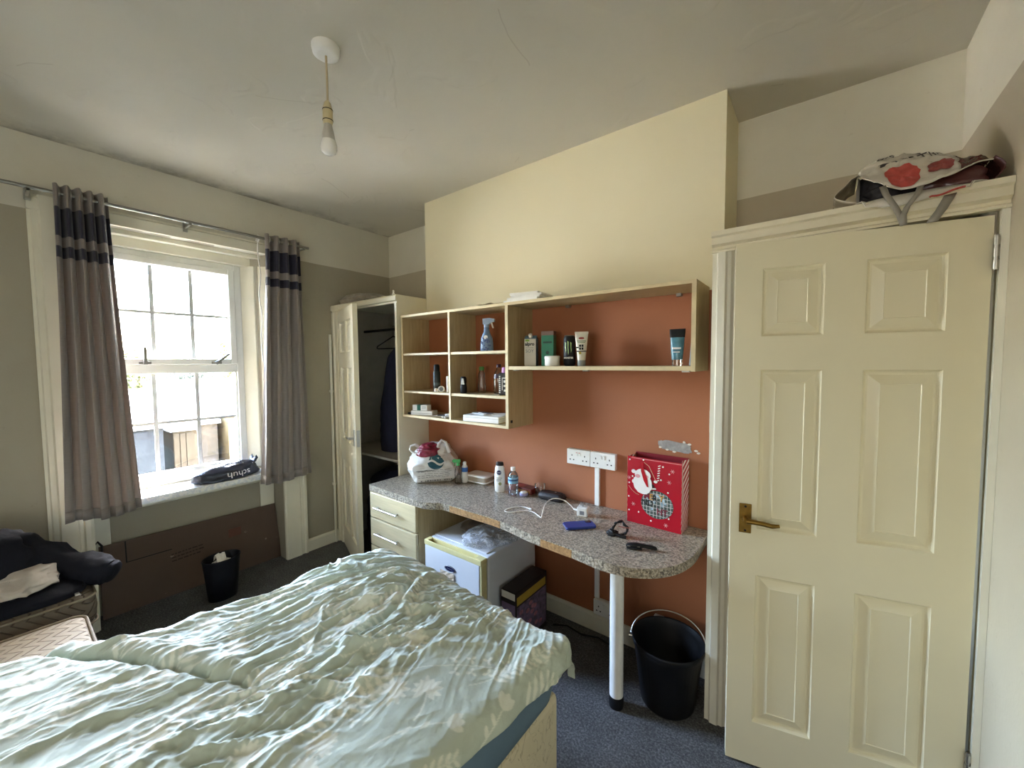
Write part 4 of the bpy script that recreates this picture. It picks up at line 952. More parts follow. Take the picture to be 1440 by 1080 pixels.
for k, z_ in enumerate((.092, .080, .066, .054, .042)): print_row(z_, .0028, -.11, .10, .012, .04, 'small_print', k)
print_row(.088, .004, -.12, -.05, .05, .07, 'small_print', 3, 0, 1); print_row(.014, .009, -.09, .12, .006, .014, 'print_line', 9)
# green pump spray, lotion, tub
M_clr = glassy('clear bottle plastic', (.96, .975, .97), .14, .06)
M_green = mat('bright green plastic', srgb(72, 176, 98), .4); M_blue = mat('blue label', srgb(46, 104, 176), .5)
sp = thing('spray_bottle', 'clear spray bottle with green nozzle beside the white carrier bag', 'spray bottle', (-1.897, 1.872, D), math.radians(40))
MB().lathe([(.020, 0), (.025, .004), (.025, .085), (.022, .10), (.012, .118), (.011, .124)], n=24).build('bottle_body', M_clr, sp)
q = MB(); q.cyl((0, 0, .122), (0, 0, .142), .013, .011, 16); q.box(-.034, .016, -.009, .009, .142, .162); q.cyl((-.034, 0, .152), (-.040, 0, .152), .006, None, 10); q.box(-.026, -.020, -.004, .004, .118, .142); q.build('spray_nozzle', M_green, sp, bevel=.002)
lo = thing('lotion_bottle', 'small white bottle with blue label beside the spray bottle', 'bottle', (-1.875, 1.912, D), math.radians(40))
MB().lathe([(.016, 0), (.0205, .004), (.0205, .10), (.017, .115), (.012, .12)], n=24, sy=.75).build('bottle_body', M_white, lo)
MB().lathe([(.012, .12), (.012, .138), (.008, .143)], n=20, sy=.8).build('cap', M_white, lo)
MB().lathe([(.0209, .03), (.0209, .095)], n=24, sy=.76, capb=False, capt=False).build('label_band', M_white, lo)
MB().lathe([(.0212, .075), (.0212, .105)], n=24, sy=.77, capb=False, capt=False).build('label_print', M_blue, lo)
tb = thing('food_tub', 'clear lidded food tub against the terracotta wall', 'food tub', (-1.80, 1.985, D), math.radians(3))
M_tub = mat('cloudy tub plastic', srgb(186, 176, 160), .2, .05)
q = MB(); q.rings([[(x, y, z) for x, y in rrect(-.085+i_, .085-i_, -.055+i_, .055-i_, .02, 5)] for z, i_ in ((0, .012), (.004, .01), (.045, .0))]); q.build('tub_base', M_tub, tb)
q = MB(); q.rings([[(x, y, z) for x, y in rrect(-.092+i_, .092-i_, -.062+i_, .062-i_, .024, 5)] for z, i_ in ((.045, .004), (.0465, 0), (.053, 0), (.056, .004), (.058, .012))]); q.build('tub_lid', M_white, tb)
q = MB(); q.rings([[(x, y, z) for x, y in rrect(-.089+i_, .089-i_, -.059+i_, .059-i_, .022, 5)] for z, i_ in ((.006, .002), (.008, 0), (.013, 0), (.015, .002))]); q.build('tub_rim', M_white, tb)
# shampoo
shb = thing('body_wash_bottle', 'tall white body wash bottle with black cap and round navy emblem on the desk', 'bottle', (-1.563, 1.905, D), math.radians(25))
MB().lathe([(.026, 0), (.032, .005), (.0345, .05), (.034, .10), (.030, .15), (.024, .166)], n=32, sy=.62).build('bottle_body', M_white, shb)
MB().lathe([(.0245, .166), (.024, .184), (.020, .188)], n=32, sy=.64).build('cap', M_black, shb)
def disc(m, cx, cy, cz, rx, rz_, n=24, t=.0006):
    return m.ext([(rx*math.cos(2*PI*k/n), rz_*math.sin(2*PI*k/n)) for k in range(n)], (cx, cy, cz), (1, 0, 0), (0, 0, 1), (0, -t, 0))
M_nv = mat('navy print', srgb(26, 34, 82), .4)
e = disc(MB(), 0, -.0205, .125, .0145, .0145, t=.0015).build('round_emblem', M_nv, shb)
text('NIVEA', .0085, M_white, e, (0, -.0224, .125), (PI/2, 0, 0))
m = MB(); [m.box(-.018, .018-.004*k, -.0222, -.0205, z, z+.003) for k, z in enumerate((.09, .08, .072))]; m.build('label_lines', M_greyp, shb)
m = disc(MB(), .006, -.0212, .055, .010, .010, t=.0012); m.build('flower_print', mat('olive print', srgb(130, 132, 84), .5, .5, 120), shb)
# water bottle
wbt = thing('water_bottle', 'empty clear water bottle with pale blue label on the desk', 'water bottle', (-1.452, 1.897, D))
MB().lathe([(.022, .0), (.030, .004), (.031, .02), (.0295, .03), (.031, .04), (.0295, .052), (.031, .062), (.031, .118), (.026, .134), (.014, .150), (.0125, .156)], n=32).build('bottle_body', M_clr, wbt)
MB().lathe([(.0145, .154), (.0145, .172), (.012, .174)], n=24).build('cap', M_white, wbt)
MB().lathe([(.0315, .078), (.0315, .116)], n=32, capb=False, capt=False).build('label_band', mat('pale blue label', srgb(140, 190, 220), .5), wbt)
MB().lathe([(.0318, .094), (.0318, .104)], n=32, capb=False, capt=False).build('label_print', mat('navy label line', srgb(60, 92, 140), .5), wbt)
# small items
t = thing('lilac_compact', 'small round lilac and white compact beside the water bottle', 'compact', (-1.40, 1.935, D))
MB().lathe([(.024, 0), (.027, .004), (.027, .014), (.024, .018)], n=28).build('case', mat('lilac plastic', srgb(150, 152, 196), .35), t)
MB().lathe([(.023, .018), (.020, .022), (.012, .024)], n=28).build('case_lid', M_white, t)
t = thing('chocolate_box', 'flat maroon printed box behind the water bottle', 'box', (-1.455, 2.0, D), math.radians(-4))
MB().box(-.095, .095, -.035, .035, 0, .034).build('box_body', mat('maroon card', srgb(96, 34, 30), .4), t, bevel=.002)
m = MB(); m.box(-.01, .085, -.0356, -.034, .006, .022); m.build('gold_print', mat('gold print', srgb(178, 132, 72), .4, .4, 90), t)
m = MB(); m.box(-.08, .02, -.028, .028, .0335, .0346); m.build('top_print', mat('red print', srgb(136, 48, 40), .4, .3, 60), t)
t = thing('glass_tumbler', 'small clear glass behind the black case', 'glass', (-1.315, 1.985, D))
MB().lathe([(.026, .0), (.028, .003), (.033, .072)], n=28, capt=False).build('glass_wall', M_clr, t)
t = thing('black_case', 'black zipped glasses case near the wall on the desk', 'case', (-1.225, 1.975, D), math.radians(4))
q = MB(); q.rings([[(x, y, z) for x, y in rrect(-.085+i_, .085-i_, -.04+i_, .04-i_, .03, 6)] for z, i_ in ((0, .008), (.008, .001), (.02, 0), (.034, .004), (.042, .014))]); q.build('case_shell', mat('black leatherette', srgb(30, 24, 26), .5, .2, 30, .3, 90), t)
q = MB(); pz = rrect(-.0855, .0855, -.0405, .0405, .03, 6); q.tube([(x, y, .021) for x, y in pz+[pz[0]]], .0014, 6, caps=False); q.build('zip_line', M_dark, t)
q = disc(MB().at(Matrix.Translation((.02, .01, .0425)) @ Matrix.Rotation(-PI/2, 4, 'X')), 0, 0, 0, .007, .004); q.build('stud', M_steel, t)
# charger and cable
t = thing('charger_plug', 'white mains charger plug lying on the desk with prongs up', 'charger', (-.962, 1.862, D), math.radians(12))
MB().box(-.028, .028, -.025, .025, 0, .048).build('plug_body', M_white, t, bevel=.005, seg=3)
MB().box(-.004, .004, -.008, -.003, .048, .066).build('prong', M_steel, t); [MB().box(x-.0035, x+.0035, .008, .012, .048, .064).build('prong', M_steel, t) for x in (-.014, .014)]
m = MB(); m.box(-.012, .012, -.0254, -.0246, .010, .030); m.build('rating_print', M_greyp, t)
t = thing('usb_cable', 'white charging cable curling across the desk to the plug', 'cable', (-1.15, 1.75, D))
pts = [(-1.232, 1.758, .0035), (-1.26, 1.768, .0035), (-1.30, 1.758, .0035), (-1.328, 1.72, .0035), (-1.336, 1.672, .0035), (-1.318, 1.652, .0035), (-1.285, 1.664, .0035), (-1.255, 1.710, .0035), (-1.22, 1.735, .0035), (-1.18, 1.730, .0035), (-1.135, 1.705, .0035), (-1.118, 1.700, .004), (-1.125, 1.72, .02), (-1.140, 1.775, .05), (-1.125, 1.83, .065), (-1.08, 1.865, .055), (-1.04, 1.868, .035), (-1.02, 1.862, .024), (-.995, 1.858, .022)]
P_ = [Vector(p) for p in pts]; sm_ = []
for i in range(len(P_)-1):
    a, b, c, d = P_[max(i-1, 0)], P_[i], P_[i+1], P_[min(i+2, len(P_)-1)]
    for k in range(5): u = k/5; sm_.append(.5*((2*b)+(c-a)*u+(2*a-5*b+4*c-d)*u*u+(3*b-a-3*c+d)*u**3))
q = MB(); q.tube([(p.x, p.y, D+max(.0028, p.z)) for p in sm_], .0027, 8); q.build('cable_run', M_white, t, True)
q = MB(); q.tube([(-1.240, 1.765, D+.0045), (-1.222, 1.758, D+.0045)], .0045, 10); q.build('cable_tip', M_white, t, True); q = MB(); q.tube([(-1.018, 1.862, D+.022), (-.992, 1.857, D+.022)], .0055, 10); q.build('usb_end', M_white, t, True)
# phone
ph = thing('smartphone', 'blue phone in a blue case lying on the desk', 'phone', (-.910, 1.722, D), math.radians(46))
q = MB(); q.rings([[(x, y, z) for x, y in rrect(-.076+i_, .076-i_, -.0385+i_, .0385-i_, .012, 6)] for z, i_ in ((0, .002), (.002, 0), (.010, 0), (.012, .002))]); q.build('phone_case', mat('blue rubber case', srgb(32, 54, 132), .45, .06), ph)
q = MB(); q.prism(rrect(.036, .066, .008, .034, .006), .0115, .0135); q.build('camera_bump', mat('dark blue glass', srgb(16, 22, 54), .2), ph)
m = MB(); m.box(-.0768, -.0758, -.02, .02, .003, .009); m.build('phone_edge', M_steel, ph)
# black hair tie and clip
t = thing('hair_tie', 'black ring hair tie standing on the desk behind the black clip', 'hair tie', (-.708, 1.742, D))
q = MB(); q.tube([(.033*math.cos(2*PI*k/24)*(1+.08*math.sin(5*k)), .012*math.sin(k*1.3)+.012*math.sin(2*PI*k/24), .034+.026*math.sin(2*PI*k/24)) for k in range(25)], [.0055+.002*math.sin(k*2.1) for k in range(25)], 10, caps=False); q.build('tie_loop', M_black, t)
q = MB(); q.rings(sack([(0, -.035, -.02, 0, .018, .013, 2), (.5, -.035, -.02, .012, .022, .016, 2), (1, -.035, -.02, .026, .010, .008, 2)], 24, 10, .004, 60, 3)); q.tube([(-.02, -.02, .012), (.01, -.022, .008), (.034, -.015, .006)], .008, 10); q.build('tie_knot', M_black, t)
q = MB(); q.tube([(-.01, .004, .04), (.02, -.004, .044), (.052, -.002, .048)], .0022, 6); q.build('hair_pin', mat('rose metal', srgb(170, 110, 96), .3, .1, 30, 0, 60, .8), t)
t = thing('hair_clip', 'long black hair clip lying in front of the red gift bag', 'hair clip', (-.585, 1.668, D), math.radians(22))
def slab(pts, w, h):
    rs_ = []
    for (x, y, z), ww, hh in zip(pts, w, h): rs_.append([(x, y+ww*math.cos(2*PI*k/12), z+hh*math.sin(2*PI*k/12)) for k in range(12)])
    return rs_
q = MB(); q.rings(slab([(-.062, 0, .010), (-.055, 0, .011), (-.02, 0, .014), (.012, .0, .014), (.045, -.002, .012), (.062, -.004, .010), (.066, -.004, .009)], [.006, .013, .015, .009, .013, .011, .004], [.004, .009, .011, .008, .009, .007, .003])); q.build('clip_upper', M_black, t)
q = MB(); q.rings(slab([(-.060, -.014, .005), (-.05, -.016, .006), (-.02, -.017, .007), (0, -.014, .006), (.004, -.012, .005)], [.004, .007, .008, .006, .003], [.003, .005, .006, .004, .002])); q.build('clip_lower', M_black, t)
q = MB(); q.tube([(-.056, -.012, .012), (-.005, -.013, .013)], .0014, 6); q.build('clip_spring', M_steel, t)

# gift bag
GB = thing('gift_bag', 'red Christmas gift bag with white bearded face tag standing on the desk', 'gift bag', (-.617, 1.925, D), math.radians(-2.5))
M_gred = mat('glossy red gift paper', srgb(172, 24, 40), .22, .05, 8, .12, 10); M_gdark = mat('dark red inside paper', srgb(132, 18, 32), .5)
gw, gd, gh = .132, .105, .335
def m_stripe():
    n = NT('red and white diagonal stripes'); v = n.coord(); x, y, z = n.sep(v)
    f = n.math('FRACT', n.math('MULTIPLY', n.math('SUBTRACT', z, n.math('MULTIPLY', y, 1.0)), 34.0))
    return n.done(n.bsdf(Base_Color=n.mix(n.math('GREATER_THAN', f, .55), srgb(168, 24, 38), srgb(232, 222, 216)), Roughness=.3))
M_str = m_stripe()
m = MB(); m.add([(-gw, 0, 0), (gw, 0, 0), (gw, .0, gh), (-gw, .0, gh)], [(0, 1, 2, 3)]); m.build('front_sheet', M_gred, GB, solid=.001)
m = MB(); m.add([(-gw, gd, 0), (gw, gd, 0), (gw, gd, gh+.004), (-gw, gd, gh+.004)], [(3, 2, 1, 0)]); m.build('back_sheet', M_gdark, GB, solid=.001)
for sx_ in (1, -1):
    m = MB(); G = [[(sx_*(gw-.0025*0-(.018 if j == 1 else 0)*max(0, k/6-.2)), gd*j/2, gh*k/6) for j in range(3)] for k in range(7)]; m.grid(G, smooth=False); m.build('side_gusset', M_str, GB, solid=.001)
MB().box(-gw, gw, .001, gd-.001, 0, .002).build('bag_base', M_gred, GB)
y0 = -.0012
m = MB(); m.box(-gw+.02, gw, y0-.0003, y0+.0006, gh-.008, gh-.0045); m.build('fold_line', mat('pale red fold', srgb(214, 120, 124), .4), GB)
def blob(m, cx, cz, rx, rz_, y=y0, n=28, jit=0, seed=1):
    r_ = random.Random(seed); return m.ext([((rx*(1+jit*r_.uniform(-1, 1)))*math.cos(2*PI*k/n), rz_*(1+jit*r_.uniform(-1, 1))*math.sin(2*PI*k/n)) for k in range(n)], (cx, y, cz), (1, 0, 0), (0, 0, 1), (0, -.0006, 0))
M_gw = mat('white print card', srgb(234, 228, 222), .5, .03)
m = MB(); rr = random.Random(5)
for cx_, cz_ in ((-.12, .318), (-.122, .20), (-.124, .13), (-.122, .06), (-.072, .06), (-.01, .03), (.075, .06), (.088, .125), (.07, .185), (.075, .275), (.036, .24), (.045, .305), (-.05, .325), (-.105, .235)): blob(m, cx_, cz_, .004, .004, n=12)
m.build('snow_dots', M_gw, GB)
m = MB()
for cx_, cz_ in ((.075, .235), (-.122, .225), (-.1, .095), (.062, .025), (.09, .29)):
    for k in range(3):
        a = PI*k/3; m.at(Matrix.Translation((cx_, y0, cz_)) @ Matrix.Rotation(a, 4, 'Y')); m.box(-.010, .010, -.0005, 0, -.0009, .0009)
    m.at(None)
m.build('snowflakes', mat('pink white print', srgb(222, 160, 160), .5), GB)
ball = blob(MB(), .018, .115, .078, .068, y0, 40).build('ball_print', mat('grey green bauble print', srgb(70, 82, 76), .35, .6, 70), GB)
m = MB()
for k in range(-4, 5):
    o_ = k*.0165; hgt = .066*math.sqrt(max(0, 1-(o_/.078)**2)); m.box(.018+o_-.0008, .018+o_+.0008, y0-.0012, y0-.0006, .115-hgt, .115+hgt)
for k in range(-3, 4):
    o_ = k*.0175; hw = .077*math.sqrt(max(0, 1-(o_/.068)**2)); m.box(.018-hw, .018+hw, y0-.0012, y0-.0006, .115+o_-.0008, .115+o_+.0008)
m.build('ball_lattice', M_gw, ball)
m = MB(); rr = random.Random(8)
for k in range(14):
    a, r_ = rr.uniform(0, 2*PI), math.sqrt(rr.random())*.055; m.box(.018+r_*math.cos(a)-.006, .018+r_*math.cos(a)+.006, y0-.0011, y0-.0007, .115+r_*math.sin(a)*.8-.006, .115+r_*math.sin(a)*.8+.006)
tag(m.build('ball_patches', mat('pastel print', srgb(150, 176, 190), .5, .6, 90), ball), kind='stuff')
M_lt = [mat('maroon letters', srgb(120, 30, 50), .5), mat('black letters', srgb(28, 26, 28), .5), mat('amber letters', srgb(206, 150, 70), .5)]
for s_, x_, z_, k in (('M', -.030, .148, 0), ('R', .008, .145, 1), ('Y', .040, .150, 2), ('ND', -.028, .117, 1), ('HT', .044, .083, 0), ('E', -.010, .147, 2)):
    text(s_, .040, M_lt[k], ball, (x_, y0-.0016, z_), (PI/2, 0, 0), 1, bold=.0008)
m = blob(MB(), -.052, .208+.0, .047, .052, y0-.004, 30, .05, 3); m.add(*[[], []]); tg = m.build('tag_beard', M_gw, GB)
m = MB(); blob(m, -.052, .25, .040, .030, y0-.0036, 24); blob(m, -.098, .262, .011, .010, y0-.004, 16); blob(m, .012, .228, .009, .007, y0-.004, 16); blob(m, -.1, .212, .006, .009, y0-.004, 14); m.build('tag_cap_fur', M_gw, tg)
m = MB(); m.ext([(0, .09), (.008, .05), (.024, .01), (.03, -.03), (.022, -.028), (.006, .0), (-.008, .045), (-.007, .09)], (-.052, y0-.0055, .225), (1, 0, 0), (0, 0, 1), (0, -.0008, 0)); m.build('tag_ribbon', mat('red ribbon', srgb(176, 24, 36), .3), tg)
m = MB(); blob(m, -.076, .242, .012, .009, y0-.005, 16); blob(m, -.035, .244, .012, .009, y0-.005, 16); m.build('tag_cheeks', mat('pink cheek print', srgb(216, 150, 150), .5), tg)
m = MB(); m.tube([(-.045, y0-.006, .315), (-.02, y0-.007, .30), (0, y0-.007, .262), (.014, y0-.006, .232)], .0011, 6); m.tube([(-.124, y0-.002, .185), (-.105, y0-.004, .165), (-.085, y0-.004, .152), (-.07, y0-.003, .148)], .0009, 6); m.build('tag_string', mat('pale string', srgb(214, 180, 150), .7), GB)
m = MB(); [m.at(Matrix.Translation((.022+.001*k, y0, .235+.012*k)) @ Matrix.Rotation(-.4, 4, 'Y')).box(-.006, .006, -.0006, 0, -.0022, .0022) for k in range(7)]; m.at(None); m.build('candy_stripe', M_gw, GB)
m = MB(); m.ext([(-.055, .0), (.045, .018), (.042, .024), (-.055, .009)], (-.03, y0-.0014, .172), (1, 0, 0), (0, 0, 1), (0, -.0006, 0)); m.build('collar_print', M_gw, GB)
m = MB(); m.ext([(-.05, .0), (.04, .016), (.03, .03), (-.045, .014)], (-.03, y0-.0010, .182), (1, 0, 0), (0, 0, 1), (0, -.0005, 0)); m.build('belt_print', mat('dark maroon print', srgb(60, 14, 24), .4), GB)

# ================================================================== WALL SOCKETS, TRUNKING, DAMAGE
def socket(name, label, x0, x1, z0, z1, red, y=YB, depth=.028):
    t = thing(name, label, 'socket', ((x0+x1)/2, y, (z0+z1)/2), 0, None); w_, h_ = (x1-x0)/2, (z1-z0)/2
    MB().box(-w_+.001, w_-.001, -depth+.006, -.0005, -h_, h_).build('back_box', M_white, t, bevel=.002)
    MB().box(-w_, w_, -depth-.004, -depth+.006, -h_, h_).build('faceplate', M_white, t, bevel=.003)
    f = -depth-.004; m = MB()
    for c in (-w_*.55, w_*.55):
        m.box(c-.0025, c+.0025, f-.0006, f+.001, .004, .013); [m.box(c+d_-.004, c+d_+.004, f-.0006, f+.001, -.020, -.014) for d_ in (-.011, .011)]
    m.build('pin_hole', M_dark, t)
    for c in (-.009, .009):
        s_ = MB().box(c-.006, c+.006, f-.004, f+.001, .008, .028).build('rocker_switch', M_white, t, bevel=.001)
        MB().box(c-.004, c+.004, f-.0046, f-.0036, .024, .027).build('rocker_mark', red, s_)
M_redm = mat('red switch mark', srgb(196, 40, 44), .4)
socket('double_socket', 'white double socket on the terracotta wall, left of the pair', -1.148, -1.001, .953, 1.040, M_redm)
socket('double_socket.001', 'white double socket on the terracotta wall, right of the pair above the trunking', -.999, -.852, .953, 1.040, M_white)
t = thing('cable_trunking', 'white cable trunking running from the sockets down to the desk', 'trunking', (-.965, YB, .74))
MB().box(-.014, .014, -.018, -.0005, DT-.74+.001, .212).build('trunking_run', M_white, t, bevel=.002)
t = thing('cable_trunking.001', 'white cable trunking below the desk running to the low socket', 'trunking', (-.965, YB, .20))
MB().box(-.013, .013, -.018, -.0005, .0, .492).build('trunking_run', M_white, t, bevel=.002)
socket('skirting_socket', 'white double socket low on the wall behind the desk leg', -.977, -.835, .112, .198, M_white)
t = thing('aerial_socket', 'small white wall box just above the skirting behind the bucket', 'socket', (-.585, YB, .215)); MB().box(-.055, .055, -.028, -.0005, -.014, .014).build('box_lid', M_white, t, bevel=.003); MB().box(-.015, .015, -.030, -.027, -.006, .006).build('inlet', M_dark, t)
t = thing('torn_plaster_patch', 'grey torn patch of bare plaster on the terracotta wall above the gift bag', 'wall patch', (-.555, YB, 1.118))
M_plas = mat('bare grey plaster', srgb(150, 146, 142), .8, .25, 40, .4, 60); rr = random.Random(3)
pts = []
for k in range(30):
    a = 2*PI*k/30; c_, s_ = math.cos(a), math.sin(a); pts.append((.078*np.sign(c_)*abs(c_)**.45*(1+rr.uniform(-.07, .07)), .024*np.sign(s_)*abs(s_)**.5*(1+rr.uniform(-.18, .18))-.006*c_))
MB().ext([(float(a), float(b)) for a, b in pts], (0, -.0002, 0), (1, 0, 0), (0, 0, 1), (0, -.0025, 0)).build('bare_plaster', M_plas, t)
m = MB(); [m.ext([(.008*math.cos(2*PI*k/9)*(1+rr.uniform(-.3, .3)), .005*math.sin(2*PI*k/9)) for k in range(9)], (x_, -.0002, z_), (1, 0, 0), (0, 0, 1), (0, -.0034, 0)) for x_, z_ in ((-.07, -.012), (.0, -.027), (.07, .018), (.045, .026), (.1, -.01), (.112, -.02), (-.035, -.02))]; m.build('plaster_flakes', mat('chalk plaster', srgb(214, 204, 190), .8), t)

# ================================================================== ON THE SHELVES
PZ = 1.5205
def carton(name, label, loc, rz, w_, d_, h_, top, body, side=None):
    t = thing(name, label, 'carton', loc, rz); MB().box(-w_, w_, -d_, d_, 0, h_).build('carton_body', body, t, bevel=.0015); return t
M_cart = mat('cream carton print', srgb(212, 204, 186), .5, .05); M_bluec = mat('grey blue carton side', srgb(92, 122, 140), .5, .4, 60)
t = thing('milk_carton', 'cream and blue drink carton with black lettering on the long shelf', 'carton', (-1.315, 1.90, PZ), math.radians(20))
MB().box(-.034, .034, -.030, .030, 0, .155).build('carton_body', M_cart, t, bevel=.0015)
MB().box(.0342, .0348, -.029, .029, .001, .154).build('side_print', M_bluec, t)
m = MB(); m.add([(-.034, -.03, .155), (.034, -.03, .155), (.034, .03, .155), (-.034, .03, .155), (-.034, .0, .175), (.034, 0, .175)], [(0, 1, 5, 4), (2, 3, 4, 5), (1, 2, 5), (3, 0, 4)]); m.build('gable_top', M_bluec, t); MB().cyl((0, -.012, .163), (0, -.024, .180), .011, None, 16).build('screw_cap', M_white, t)
text('alpro', .026, M_black, t, (-.002, -.0306, .125), (PI/2, 0, 0), 1, bold=.001); text('SOY', .026, M_greyp, t, (-.002, -.0306, .085), (PI/2, 0, 0), 1); text('NO SUGARS', .0085, M_greyp, t, (-.002, -.0306, .104), (PI/2, 0, 0))
m = MB(); blob(m, -.016, .146, .013, .006, -.0303, 14); m.build('leaf_print', mat('lime print', srgb(132, 170, 60), .5), t)
t = thing('green_carton', 'tall green carton beside the cream drink carton', 'carton', (-1.215, 1.93, PZ), math.radians(14))
MB().box(-.036, .036, -.026, .026, 0, .195).build('carton_body', mat('emerald card', srgb(28, 112, 82), .35, .1, 30), t, bevel=.0015)
MB().box(-.0363, .0363, -.0263, .0263, .172, .1955).build('top_band', mat('brown grey band', srgb(122, 96, 84), .5), t); m = MB(); m.box(-.026, .026, -.0266, -.0258, .128, .138); m.box(-.02, .012, -.0266, -.0258, .05, .056); blob(m, 0, .075, .010, .010, -.0262, 14); m.build('dark_print', mat('dark green print', srgb(14, 56, 44), .5), t)
t = thing('cream_jar', 'white round cosmetic jar on the long shelf', 'jar', (-1.150, 1.862, PZ)); MB().lathe([(.036, 0), (.041, .004), (.041, .038)], n=32).build('jar_body', M_white, t); MB().lathe([(.0425, .038), (.0425, .052), (.039, .055)], n=32).build('jar_lid', M_white, t)
t = thing('drink_can', 'tall black energy drink can with green claw marks on the long shelf', 'can', (-1.062, 1.895, PZ), math.radians(25)); MB().lathe([(.024, 0), (.030, .006), (.0325, .012), (.0325, .148), (.027, .160)], n=32).build('can_body', M_black, t); MB().lathe([(.0275, .160), (.027, .164), (.024, .162)], n=32).build('can_rim', M_steel, t)
M_claw = mat('acid green print', srgb(170, 200, 130), .4)
def on_cyl(pts, r, name, mt, par):
    m = MB(); n = len(pts); v = [(r*math.sin(a), -r*math.cos(a), z) for a, z in pts]; v2 = [(r*.97*math.sin(a), -r*.97*math.cos(a), z) for a, z in pts]
    m.add(v+v2, [tuple(range(n-1, -1, -1))]); return m.build(name, mt, par)
for k, (a, top, bot) in enumerate(((-.62, .128, .07), (-.18, .134, .058), (.28, .128, .07))):
    pts = [(a-.10, top), (a+.10, top-.006), (a+.06, (top+bot)/2), (a+.12, bot+.014), (a+.02, bot), (a-.02, bot+.02), (a-.06, (top+bot)/2)]; m = MB(); N_ = len(pts)
    m.add([(.0330*math.sin(b), -.0330*math.cos(b), z) for b, z in pts], [tuple(range(N_))]); m.build('claw_mark', M_claw, t, solid=.0004)
text('MONSTER', .012, M_white, t, (-.003, -.0336, .043), (PI/2, 0, 0), .9, bold=.0006)
def tube_item(name, label, loc, rz, body, capm, h=.178, w0=.035, capfirst=True):
    t = thing(name, label, 'tube', loc, rz); rs_ = []
    for f in np.linspace(0, 1, 9):
        z = .030+(h-.030)*f; a = .021+(w0-.021)*f; b = .019*(1-f)**.8+.0012; rs_.append([(a*math.cos(2*PI*k/24), b*math.sin(2*PI*k/24), z) for k in range(24)])
    MB().rings(rs_).build('tube_body', body, t); MB().lathe([(.0195, 0), (.021, .002), (.0205, .030)], n=24).build('tube_cap', capm, t); MB().box(-w0, w0, -.0016, .0016, h-.010, h+.001).build('tube_seam', body, t); return t
M_tubew = mat('ivory tube plastic', srgb(222, 216, 198), .35)
t = tube_item('cream_tube', 'ivory cream tube with black and white cross emblem on the long shelf', (-.985, 1.885, PZ), math.radians(22), M_tubew, mat('grey clear cap', srgb(150, 152, 148), .3))
def fy(z): return -(.019*(1-(z-.03)/.148)**.8+.0012)-.0012
m = MB()
for sx_ in (-1, 1):
    for sz_ in (-1, 1): cx_, cz_ = sx_*.0062, .098+sz_*.0075; m.box(cx_-.0048, cx_+.0048, fy(cz_)-.0004, fy(cz_)+.004, cz_-.006, cz_+.006)
m.box(-.026, -.014, fy(.098)-.0002, fy(.098)+.006, .093, .10); m.box(-.024, .026, fy(.078)-.0003, fy(.078)+.006, .074, .079); m.build('cross_emblem', M_black, t)
m = MB(); blob(m, 0, .145, .015, .006, fy(.145), 20); m.build('red_oval', mat('brick red print', srgb(150, 54, 44), .5), t); m = MB(); m.box(-.024, .024, fy(.13)-.0003, fy(.13)+.004, .128, .132); m.box(-.02, .02, fy(.122)-.0003, fy(.122)+.004, .121, .124); m.build('green_lines', mat('muted green print', srgb(110, 130, 84), .5), t)
m = MB(); blob(m, -.006, .068, .007, .007, fy(.068), 16); m.build('yellow_dot', mat('yellow print', srgb(190, 164, 60), .5), t)
t = thing('blue_tube', 'blue and black tube standing at the right end of the long shelf', 'tube', (-.505, 1.885, PZ), math.radians(6))
rs_ = [[(a*math.cos(2*PI*k/24), b*math.sin(2*PI*k/24), z) for k in range(24)] for a, b, z in ((.023, .017, .028), (.026, .016, .06), (.029, .012, .11), (.031, .006, .145), (.032, .0025, .16))]
MB().rings(rs_).build('tube_body', mat('teal blue tube', srgb(78, 128, 146), .3, .3, 40), t); MB().lathe([(.021, 0), (.022, .028)], n=24, sy=.8).build('tube_cap', M_clr, t); MB().rings([[(a*math.cos(2*PI*k/24), b*math.sin(2*PI*k/24), z) for k in range(24)] for a, b, z in ((.0315, .009, .128), (.0335, .006, .15), (.034, .003, .166))]).build('black_band', M_black, t)
m = MB(); m.box(-.018, .018, -.0178, -.012, .075, .083); m.box(-.014, .014, -.0178, -.012, .06, .064); m.build('label_lines', M_bagw, t)
t = thing('slim_silver_case', 'slim silver packet leaning in the right corner of the long shelf', 'packet', (-.446, 1.90, PZ), 0)
MB().at(Matrix.Rotation(math.radians(4), 4, 'Y')).box(-.005, .005, -.03, .03, .0006, .185).build('packet_body', mat('silver card', srgb(142, 150, 156), .3, .1, 20, 0, 60, .6), t, bevel=.001); MB().at(Matrix.Rotation(math.radians(4), 4, 'Y')).box(-.0056, -.0048, -.022, .022, .04, .15).build('packet_print', M_bluec, t)
